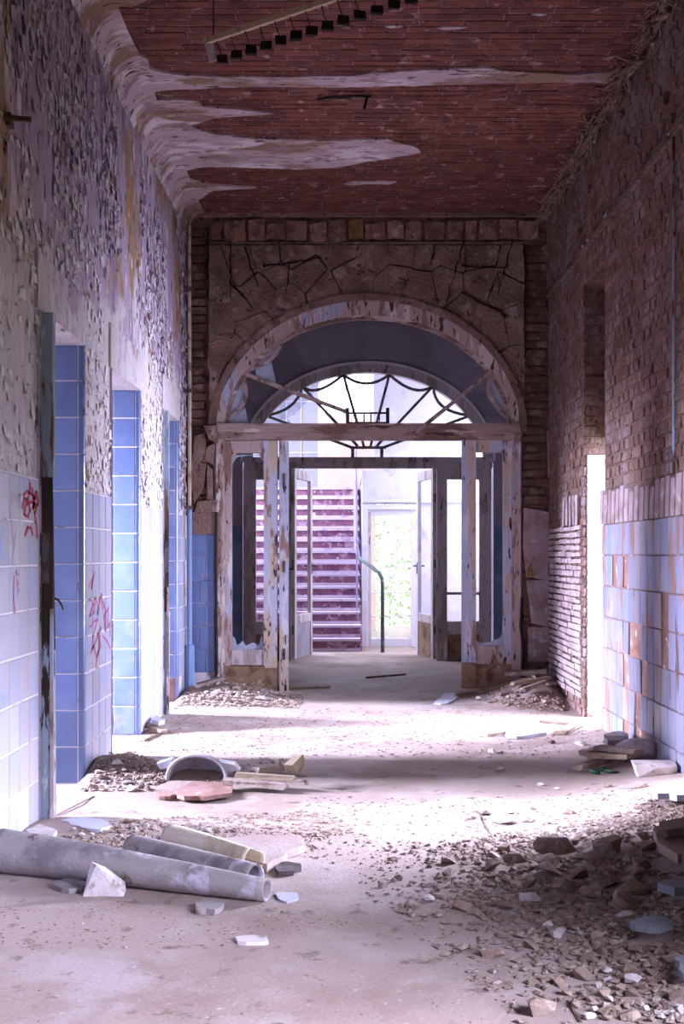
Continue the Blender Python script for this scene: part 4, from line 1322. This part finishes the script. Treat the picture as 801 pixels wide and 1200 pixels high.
def hull(pts, name, mat, label=None, cat=None, group=None, parent=None):
    me = bpy.data.meshes.new(name)
    bm = bmesh.new()
    for p in pts:
        bm.verts.new(p)
    r = bmesh.ops.convex_hull(bm, input=bm.verts)
    bmesh.ops.delete(bm, geom=list({g for g in r['geom_interior'] + r['geom_unused'] if isinstance(g, bmesh.types.BMVert)}), context='VERTS')
    bmesh.ops.recalc_face_normals(bm, faces=bm.faces)
    bm.to_mesh(me)
    bm.free()
    me.materials.append(mat)
    if name is None: return me
    return put(name, me, parent, label=label, cat=cat, group=group)
# pointed lump leaning on the pipe
c = F(122, 1050)
hull([c + Vector(v) for v in ((-.075, -.02, 0), (.075, -.02, 0), (.07, .06, 0), (-.06, .06, 0), (-.03, 0, .115), (-.055, .03, .12), (.0, .02, .10), (.05, .0, .055), (.07, .03, .045), (-.07, 0, .03))],
     'plaster_lump', M['white'], 'pointed cream plaster lump leaning against the big grey pipe', 'plaster lump')

REG = []
def settle(pts, r, t, cap=.12):
    """how far a flat piece must rise to rest on what already lies under it"""
    up = 0.0
    for _ in range(4):
        need = 0.0
        for (x, y, z) in pts:
            for (x2, y2, b2, t2, r2) in REG:
                if (x - x2) ** 2 + (y - y2) ** 2 < (r + r2) ** 2 and z + up < t2 and z + up + t > b2:
                    need = max(need, t2 - z - up)
        if need < 1e-4:
            break
        up += need + .002
    up = min(up, cap)
    for (x, y, z) in pts:
        REG.append((x, y, z + up, z + up + t, r))
    return up

def slab(name, label, cat, pxs, t, mat, group=None, lift=0.0, tilt=(0, 0), smooth_edge=True):
    pts = [FB(x, y, lift) for x, y in pxs]
    base = sum(p.z for p in pts) / len(pts) + lift
    # re-project at the height of the heap so that the slab lands where the photo shows it
    pts = [F(x, y, base + t) for x, y in pxs]
    cx = sum(p.x for p in pts) / len(pts)
    cy = sum(p.y for p in pts) / len(pts)
    rp = []
    for i, p in enumerate(pts):
        q = pts[(i + 1) % len(pts)]
        l_ = (q - p).length
        rp.append(p + (p - Vector((cx, cy, p.z))) * random.uniform(-.2, .08))
        for t_ in ((.33, .67) if l_ > .08 else (.5,)):
            rp.append(p.lerp(q, t_) + Vector((random.uniform(-1, 1), random.uniform(-1, 1), 0)) * min(.014, l_ * .12))
    pts = [Vector((min(p.x, XR - .02), min(p.y, D1 - .06) if p.y < D1 + .3 else p.y, p.z)) for p in rp]
    top = [Vector((p.x, p.y, base + t + (p.x - cx) * tilt[0] + (p.y - cy) * tilt[1])) for p in pts]
    smp = [(cx + (p.x - cx) * f_, cy + (p.y - cy) * f_, p.z - t) for p in top for f_ in (.25, .8)]
    up = settle(smp, .02, t)
    return MB().prism([p + Vector((0, 0, up)) for p in top], (0, 0, -t)).build(name, mat, label=label, cat=cat, group=group)

# left: slabs, boards and sherds
slab('screed_slab', 'thin pale screed slab behind the grey pipes', 'slab', [(165, 990), (250, 983), (340, 976), (366, 985), (345, 997), (312, 1012), (240, 1004)], .035, M['floor'])
slab('plaster_board', 'flat white board at the foot of the rotting door post', 'board', [(70, 961), (88, 957), (126, 962), (131, 967), (118, 972), (90, 968)], .015, M['board'], lift=.0)
slab('plaster_sherd', 'crumpled pale sherd below the rotting door post', 'sherd', [(30, 972), (46, 966), (66, 970), (62, 980), (40, 984)], .02, M['white'])
slab('plaster_sherd', 'flat white sherd at the open end of the big pipe', 'sherd', [(326, 1045), (347, 1046), (352, 1053), (336, 1057), (324, 1053)], .008, M['board'])
slab('plaster_sherd', 'lilac sherd beside the pointed lump under the pipe', 'sherd', [(62, 1036), (84, 1026), (101, 1032), (98, 1041), (72, 1041)], .018, M['pipe'])
slab('plaster_sherd', 'small white sherd alone on the bare foreground floor', 'sherd', [(276, 1098), (290, 1095), (315, 1097), (316, 1103), (296, 1104), (278, 1103)], .012, M['white'])
slab('plaster_sherd', 'grey block under the split end of the big pipe', 'sherd', [(226, 1057), (245, 1053), (262, 1058), (258, 1065), (230, 1065)], .02, M['pipe'])
slab('dark_litter', 'dark crumpled litter beside the screed slab', 'litter', [(320, 1015), (336, 1008), (352, 1012), (344, 1020), (326, 1021)], .02, M['iron'])
p = F(155, 995)
hull([p + Vector((random.uniform(-.012, .012), random.uniform(-.012, .012), random.uniform(0, .03) + .035)) for k in range(12)] + [p + Vector((0, 0, 0.03))], 'red_cap', M['litter'], 'tiny bright red cap lying behind the big grey pipe', 'litter')
# ceramic basin fragment
c = F(228, 922)
bs_ = thing('ceramic_basin', (c.x, c.y, bank(c.x, c.y)), 'broken white ceramic basin lying on its side by the planks', 'basin')
b = MB()
vs = []
n, m = 16, 8
for j in range(m + 1):
    sc = math.cos(j / m * math.pi / 2 * .92)
    yy_ = c.y + .22 * math.sin(j / m * math.pi / 2)
    for k in range(n + 1):
        a = math.pi * (k / n)
        for rr in (1, .88):
            vs.append((c.x - math.cos(a) * .16 * sc * rr * (1.0 if k < n / 2 else 1.12), yy_ + (.012 if rr < 1 else 0), bank(c.x, c.y) + .0 + math.sin(a) ** .8 * .145 * sc * rr if 0 < k < n else bank(c.x, c.y)))
w2 = (n + 1) * 2
fs = []
for j in range(m):
    for k in range(n):
        p0, p1 = j * w2 + k * 2, j * w2 + k * 2 + 2
        fs += [(p0, p1, p1 + w2, p0 + w2), (p0 + 1, p0 + w2 + 1, p1 + w2 + 1, p1 + 1)]
for k in range(n):
    p0 = k * 2
    fs.append((p0, p0 + 1, p0 + 3, p0 + 2))
b.add(vs, fs)
part(b, 'bowl', M['ceram'], bs_, smooth=True)
z_ = bank(c.x, c.y)
part(hull_mb if False else MB().prism([(c.x - .21, c.y + .02, z_ + .09), (c.x - .13, c.y + .02, z_ + .115), (c.x - .12, c.y + .02, z_ + .075), (c.x - .19, c.y + .02, z_ + .06)], (0, .12, 0)), 'rim_flange', M['board'], bs_)
part(MB().prism([(c.x + .12, c.y + .02, z_ + .10), (c.x + .21, c.y + .02, z_ + .085), (c.x + .24, c.y + .02, z_ + .05), (c.x + .15, c.y + .02, z_ + .05)], (0, .1, 0)), 'rim_flange', M['ceram'], bs_)
slab('terracotta_sherd', 'red terracotta slab lying in front of the ceramic basin', 'sherd', [(204, 929), (214, 918), (240, 915), (271, 919), (273, 929), (240, 933), (215, 933)], .022, M['terra'], lift=.0)
slab('terracotta_sherd', 'small broken terracotta piece beside the basin mouth', 'sherd', [(182, 929), (196, 925), (206, 929), (200, 933), (186, 933)], .02, M['terra'])
def plank(label, a, b, wd, t, mat, za=0.0, zb_=0.0, name='wooden_plank', group=None, cat='plank'):
    a, b = FB(*a, za), FB(*b, zb_)
    for q in (a, b):
        q.x = min(q.x, XR - wd * .8 - .02)
        q.y = min(q.y, D1 - .09) if q.y < D1 + .3 else q.y
    a.z, b.z = a.z + za + t / 2, b.z + zb_ + t / 2
    smp = [tuple(a.lerp(b, k / 8) - Vector((0, 0, t / 2))) for k in range(9)]
    up = settle(smp, wd / 2, t)
    a.z += up
    b.z += up
    mbp = MB().bar(a, b, wd, t)
    j = .004
    mbp.v = [(x + random.uniform(-j, j) * 3, y + random.uniform(-j, j) * 3, z + random.uniform(-j, j)) for x, y, z in mbp.v]
    return mbp.build(name, mat, label=label, cat=cat, group=group)
plank('pale broken plank reaching from the ceramic basin across the dust', (262, 921), (335, 927), .07, .025, M['timberd'], za=.03, zb_=.015)
plank('upper weathered plank crossing behind the basin', (276, 914), (345, 917), .05, .03, M['timber'], za=.05, zb_=.05)
plank('short stub of wood standing at the end of the planks', (340, 926), (350, 912), .05, .05, M['timber'], za=.0, zb_=.03)
plank('dark plank half buried behind the basin', (300, 906), (350, 903), .06, .025, M['timberd'], za=.02, zb_=.02)

# right front: slabs against the frame edge
slab('plaster_board', 'thick grey slab tilted on the rubble bank beside the tiles', 'board', [(764, 974), (772, 969), (812, 968), (818, 1004), (800, 1001), (782, 994)], .035, M['timberd'], lift=.07, tilt=(.02, .04))
slab('plaster_board', 'dusty upper board resting on the thick grey slab', 'board', [(768, 966), (786, 960), (815, 958), (815, 970), (770, 972)], .03, M['timberd'], lift=.115)
a = F(786, 1020)
tq = MB().tube([(a.x, a.y, bank(a.x, a.y) + .05), (a.x + .14, a.y - .10, bank(a.x, a.y) + .06), (a.x + .3, a.y - .2, bank(a.x, a.y) + .06)], .035, 10).build('rusty_pipe', M['rust'], label='rusty orange pipe end poking out under the thick grey slab', cat='pipe')
slab('slate_sherd', 'rounded blue-grey slate sherd on the rubble bank', 'sherd', [(733, 1082), (745, 1075), (772, 1073), (791, 1078), (784, 1085), (758, 1088)], .018, M['slate'], lift=.03)
slab('slate_sherd', 'blue-grey sherd at the edge of the rubble near the corner', 'sherd', [(790, 1120), (812, 1116), (815, 1140), (800, 1142), (795, 1132)], .02, M['slate'], lift=.02)
slab('slate_sherd', 'slate strip lying below the rusty pipe', 'sherd', [(770, 1034), (785, 1029), (812, 1029), (812, 1040), (790, 1040)], .03, M['slate'], lift=.03)
slab('plaster_board', 'bright white board on the ground below the dado tiles', 'board', [(757, 925), (790, 915), (830, 908), (840, 925), (800, 932), (780, 931)], .03, M['board'], lift=.02)
c = F(766, 920)
hull([c + Vector((sx * random.uniform(.085, .12), sy * random.uniform(.04, .065), z * random.uniform(.75, 1.1) + bank(c.x, c.y) - .01)) for sx in (-1, 1) for sy in (-1, 1) for z in (0, .08)] + [c + Vector((0, -.07, .05 + bank(c.x, c.y)))],
     'plaster_block', M['white'], 'squared cream block lying in front of the ceramic elbow', 'block')
# ceramic elbow
c = F(742, 901)
el = thing('ceramic_elbow', (c.x, c.y, bank(c.x, c.y)), 'curved white ceramic elbow piece by the tiled wall', 'ceramic piece')
pts = [(c.x - .11 + .03 * math.cos(t) * 0 + .24 * (k / 9), c.y + .02, bank(c.x, c.y) + .015 + .05 * math.sin(math.pi * (.12 + .6 * k / 9))) for k, t in enumerate([i * .3 for i in range(10)])]
part(MB().tube(pts, [.03, .045, .055, .06, .062, .062, .06, .06, .06, .06], 14), 'shell', M['ceram'], el, smooth=True)
part(MB().tube([pts[-1], (pts[-1][0] + .012, pts[-1][1], pts[-1][2])], .045, 14), 'dark_mouth', M['woodd'], el)
for k, (x, y) in enumerate([(694, 912), (706, 909), (716, 913), (755, 897)]):
    p = F(x, y)
    h = hull([p + Vector((random.uniform(-.045, .045), random.uniform(-.03, .03), bank(p.x, p.y) + random.uniform(-.002, .03))) for i in range(9)], 'bottle_shard', M['greeng'], 'green bottle glass shard among the planks by the wall', 'glass shard', 'green bottle shards')
for k, (a_, b_, m, za) in enumerate([((676, 905), (722, 891), 'timberd', .02), ((690, 893), (738, 893), 'timber', .04), ((700, 900), (748, 905), 'timberd', .0), ((684, 886), (722, 878), 'timberd', .03)]):
    plank(['dusty plank slanting out of the rubble by the ceramic elbow', 'paler plank lying level on the rubble by the elbow', 'low plank under the squared cream block', 'short plank behind the slanting one by the wall'][k], a_, b_, .07, .03, M[m], za, za)
slab('plaster_block', 'angular grey block against the foot of the tiles', 'block', [(708, 872), (725, 868), (735, 872), (732, 880), (712, 880)], .045, M['pipe'], lift=.0)
# bright patch: white board and loose sticks
slab('plaster_board', 'wide white board lying in the sunlit patch', 'board', [(588, 862), (602, 853), (640, 848), (655, 851), (640, 858), (612, 863)], .02, M['board'])
plank('thin stick resting on the wide white board', (632, 848), (672, 852), .03, .02, M['timber'], .02, .01)
plank('small broken stick before the wide white board', (575, 864), (592, 859), .03, .02, M['timber'])
plank('sunlit board leaning toward the tiled corner', (655, 862), (702, 846), .08, .025, M['timber'], .0, .02)
slab('metal_sheet', 'bluish metal sheet at the edge of the board pile', 'sheet', [(508, 823), (520, 813), (540, 811), (536, 818), (522, 825)], .012, M['board'], tilt=(.03, 0))
# pile of boards right of the frame
lst = [((560, 812), (640, 795), .09, .03, .02), ((570, 800), (648, 806), .08, .025, .03), ((585, 816), (655, 808), .09, .03, .0), ((565, 793), (625, 786), .07, .03, .05),
       ((590, 795), (650, 790), .10, .03, .08), ((575, 786), (612, 778), .06, .03, .05), ((600, 806), (652, 798), .07, .03, .05), ((548, 806), (590, 799), .06, .02, .01), ((612, 820), (640, 812), .06, .02, .0), ((535, 818), (566, 810), .07, .02, .0)]
for k, (a_, b_, wd, t, za) in enumerate(lst):
    plank('dusty board in the heap piled against the right of the arch', a_, b_, wd, t, M['timberd' if k % 3 else 'timber'], za, za, group='boards heaped right of the arch', name='dusty_board', cat='board')
slab('plaster_board', 'broad grey slab topping the board heap right of the arch', 'board', [(600, 783), (622, 769), (648, 771), (648, 781), (632, 791)], .03, M['timberd'], lift=.06, tilt=(-.05, .05))
slab('plaster_board', 'long narrow lath slab under the broad slab of the heap', 'board', [(588, 787), (600, 784), (632, 793), (626, 797)], .03, M['timber'], lift=.07)
for k, (x, y) in enumerate([(672, 822), (678, 815), (664, 815)]):
    p = F(x, y)
    MB().prism([(p.x - .05, p.y, bank(p.x, p.y) - .01), (p.x + .05, p.y - .02, bank(p.x, p.y) - .01), (p.x + .03, p.y + .05, .17 + bank(p.x, p.y)), (p.x - .04, p.y + .06, .14 + bank(p.x, p.y))], (.02, .02, .01)).build('plaster_sherd', M['white'], label='upright white sherd propped at the opening in the brick wall', cat='sherd', group='sherds propped at the opening')
# left heap boards
plank('dark board tilted on the heap left of the arch', (232, 806), (262, 798), .09, .02, M['timberd'], .04, .06)
slab('plaster_board', 'flat pale board on the heap under the left sidelight', 'board', [(296, 803), (312, 798), (326, 801), (322, 807), (300, 807)], .02, M['slate'], lift=.01)
c = F(316, 812)
hull([c + Vector(v) for v in ((-.05, 0, 0), (.05, 0, 0), (.04, .05, 0), (-.03, .05, 0), (.02, .01, .12), (.05, .03, .10), (-.04, .02, .04))], 'plaster_lump', M['white'], 'pointed pale lump beside the open cream door leaf', 'plaster lump')
plank('lath lying on the floor just inside the arch', (340, 808), (385, 806), .04, .02, M['timber'])
plank('thin dark lath on the vestibule floor', (430, 795), (475, 791), .03, .015, M['woodd'])
plank('thin stick by the foot of the bright pillar', (173, 870), (190, 859), .02, .012, M['woodd'])
plank('brown lath lying at the foot of the bright pillar', (172, 853), (192, 861), .05, .02, M['timber'], .01)
slab('plaster_sherd', 'blue-grey sherd at the foot of the bright pillar', 'sherd', [(176, 850), (184, 845), (193, 850), (186, 853)], .03, M['board'])
# floor crack
mb = MB()
for ln in ([(553, 935), (562, 955), (580, 988)], [(665, 1178), (680, 1205)], [(66, 958), (110, 935)]):
    for i in range(len(ln) - 1):
        a, b = F(*ln[i]), F(*ln[i + 1])
        a.z, b.z = bank(a.x, a.y) + .002, bank(b.x, b.y) + .002
        mb.bar(a, b, .005, .004, w2=.008)
mb.build('floor_cracks', M['mortard'], fl, kind='stuff')

# ---------------------------------------------------------------- rubble
random.seed(99)
def protos(n, flat, mat, npt=11):
    out = []
    for k in range(n):
        pts = []
        for i in range(npt):
            v = Vector((random.gauss(0, 1), random.gauss(0, 1), random.gauss(0, 1))).normalized()
            pts.append((v.x * random.uniform(.75, 1.1), v.y * random.uniform(.55, .9), v.z * flat))
        o = hull(pts, 'chunk', mat)
        me = o.data
        bpy.data.objects.remove(o)
        out.append(me)
    return out
PLACED = {}
def near(x, y, r):
    i, j = int(x // .25), int(y // .25)
    for a in (i - 1, i, i + 1):
        for b in (j - 1, j, j + 1):
            for (x2, y2, r2) in PLACED.get((a, b), ()):
                if (x - x2) ** 2 + (y - y2) ** 2 < (r + r2) ** 2:
                    return True
    return False
for (x_, y_, b_, t_, r_) in REG:
    PLACED.setdefault((int(x_ // .25), int(y_ // .25)), []).append((x_, y_, r_))
PR = protos(8, .5, M['dust'])
PW = protos(6, .45, M['white'])
def loose(x, y):
    e = 470 + max(0, y - 1030) * 1.15 + max(0, 1030 - y) * 1.6
    return max(0, min(1, (x - e) / 190)) ** 1.4 + (.05 if x > e - 60 else 0)
def chunks(n, region, smin, smax, name, label, group, white=.25, cat='rubble', dens=None):
    """region: pixel polygon on the floor"""
    k = 0
    x0, x1 = min(p[0] for p in region), max(p[0] for p in region)
    y0, y1 = min(p[1] for p in region), max(p[1] for p in region)
    tries = 0
    while k < n and tries < n * 60:
        tries += 1
        x, y = random.uniform(x0, x1), random.uniform(y0, y1)
        if not inside(region, x, y): continue
        if dens and random.random() > dens(x, y): continue
        p = FB(x, y)
        if p.x < XL + .08 or p.x > XR - .09 or p.y > D1 - .1: continue
        s = smin + (smax - smin) * random.random() ** 2.2
        if near(p.x, p.y, s * .95): continue
        PLACED.setdefault((int(p.x // .25), int(p.y // .25)), []).append((p.x, p.y, s * .95))
        me = random.choice(PW if random.random() < white else PR)
        mt = Matrix.Translation((p.x, p.y, bank(p.x, p.y) + s * .22)) @ Matrix.Rotation(random.uniform(0, 6.28), 4, 'Z') @ Matrix.Rotation(random.uniform(-.3, .3), 4, 'X') @ Matrix.Scale(s, 4)
        o = put(name, me, None, mt, label=label, cat=cat, group=group)
        k += 1
chunks(14, [(640, 1000), (740, 985), (801, 1010), (801, 1065), (720, 1060), (640, 1045)], .06, .11, 'plaster_chunk', 'large flat stone-coloured plaster chunk on the shaded rubble bank', 'large chunks on the rubble bank', .05, 'plaster chunk')
chunks(140, [(430, 1010), (640, 985), (801, 960), (801, 1200), (640, 1200), (560, 1130), (450, 1070)], .018, .06, 'plaster_chunk', 'small brown plaster chunk in the shaded rubble bank along the tiled wall', 'chunks in the rubble bank', .10, 'plaster chunk', loose)
chunks(22, [(680, 1150), (801, 1110), (801, 1200), (690, 1200)], .02, .05, 'plaster_chunk', 'pale plaster chunk at the near foot of the rubble bank', 'pale chunks at the foot of the bank', .8, 'plaster chunk')
chunks(38, [(215, 800), (240, 790), (330, 800), (350, 812), (340, 824), (210, 828)], .025, .08, 'plaster_chunk', 'whitish plaster chunk in the heap left of the arch', 'chunks in the heap left of the arch', .6, 'plaster chunk')
chunks(22, [(545, 812), (600, 800), (660, 800), (690, 830), (640, 830), (560, 826)], .02, .06, 'plaster_chunk', 'brown plaster chunk in the board heap right of the arch', 'chunks in the heap right of the arch', .15, 'plaster chunk')
chunks(24, [(66, 922), (110, 900), (150, 890), (180, 912), (175, 930), (80, 928)], .02, .06, 'plaster_chunk', 'grey plaster chunk heaped at the foot of the blue tiled pillar', 'chunks at the blue pillar', .4, 'plaster chunk')
chunks(24, [(40, 975), (140, 965), (330, 985), (300, 992), (90, 985)], .015, .04, 'plaster_chunk', 'pale plaster chunk scattered behind the grey pipes', 'chunks behind the grey pipes', .7, 'plaster chunk')
chunks(20, [(560, 880), (700, 860), (760, 905), (760, 960), (620, 975)], .02, .05, 'plaster_chunk', 'plaster chunk scattered between the elbow and the rubble bank', 'chunks around the ceramic elbow', .3, 'plaster chunk')
chunks(6, [(530, 955), (610, 950), (650, 965), (560, 975)], .04, .08, 'plaster_chunk', 'pale crumpled plaster lump out on the sunlit floor', 'pale lumps on the sunlit floor', 1, 'plaster chunk')
# gravel nobody could count
def gravel(n, region, smin, smax, mb, dens=None):
    x0, x1 = min(p[0] for p in region), max(p[0] for p in region)
    y0, y1 = min(p[1] for p in region), max(p[1] for p in region)
    k = 0
    for _ in range(n * 12):
        if k >= n: break
        x, y = random.uniform(x0, x1), random.uniform(y0, y1)
        if not inside(region, x, y): continue
        if dens and random.random() > dens(x, y): continue
        p = FB(x, y)
        if p.x < XL + .06 or p.x > XR - .06 or p.y > D1 - .07: continue
        s = smin + (smax - smin) * random.random() ** 2.5
        if near(p.x, p.y, s * .3): continue
        z = bank(p.x, p.y)
        r = lambda: random.uniform(.6, 1.2) * s
        an = random.uniform(0, 6.28)
        ca_, sa_ = math.cos(an), math.sin(an)
        def q(a, b, c): return (p.x + a * ca_ - b * sa_, p.y + a * sa_ + b * ca_, z + c)
        mb.add([q(r(), 0, r() * .2), q(0, r() * .7, r() * .2), q(-r(), 0, r() * .2), q(0, -r() * .7, r() * .2), q(r() * .45, r() * .25, r() * .5), q(-r() * .45, -r() * .2, r() * .48)],
               [(0, 1, 4), (1, 2, 5), (1, 5, 4), (2, 3, 5), (3, 0, 4), (3, 4, 5)])
        k += 1
mb = MB()
gravel(5200, [(400, 1000), (640, 975), (801, 935), (801, 1200), (600, 1200), (430, 1080)], .006, .028, mb, loose)
gravel(900, [(480, 1000), (660, 960), (801, 920), (801, 960), (600, 1010)], .006, .02, mb)
mb.build('rubble_gravel', M['dust'], label='brown plaster gravel covering the shaded rubble bank', cat='gravel', kind='stuff')
mb = MB()
gravel(900, [(64, 926), (100, 906), (135, 880), (150, 880), (190, 896), (190, 922), (120, 930)], .006, .032, mb)
gravel(900, [(150, 890), (352, 888), (360, 922), (270, 928), (190, 912)], .004, .018, mb)
gravel(1500, [(60, 985), (140, 962), (380, 950), (420, 975), (360, 990), (150, 995)], .005, .02, mb)
gravel(1500, [(205, 828), (215, 800), (250, 788), (330, 798), (360, 815), (350, 830)], .008, .035, mb)
gravel(900, [(520, 815), (600, 790), (660, 790), (700, 835), (640, 835)], .008, .03, mb)
mb.build('rubble_gravel', M['dust'], label='grey gravel heaped along the foot of the left wall and arch', cat='gravel', kind='stuff')
mb = MB()
gravel(2600, [(140, 830), (700, 830), (760, 880), (800, 900), (640, 890), (140, 885)], .004, .018, mb)
gravel(1300, [(360, 935), (560, 935), (801, 925), (801, 965), (600, 1010), (420, 1020), (330, 1000)], .004, .016, mb)
gravel(420, [(0, 1055), (330, 1062), (420, 1080), (300, 1110), (0, 1115)], .003, .010, mb)
gravel(300, [(0, 1100), (600, 1040), (650, 1200), (0, 1200)], .002, .006, mb)
mb.build('rubble_gravel', M['dust'], label='fine pale grit strewn over the open corridor floor', cat='gravel', kind='stuff')
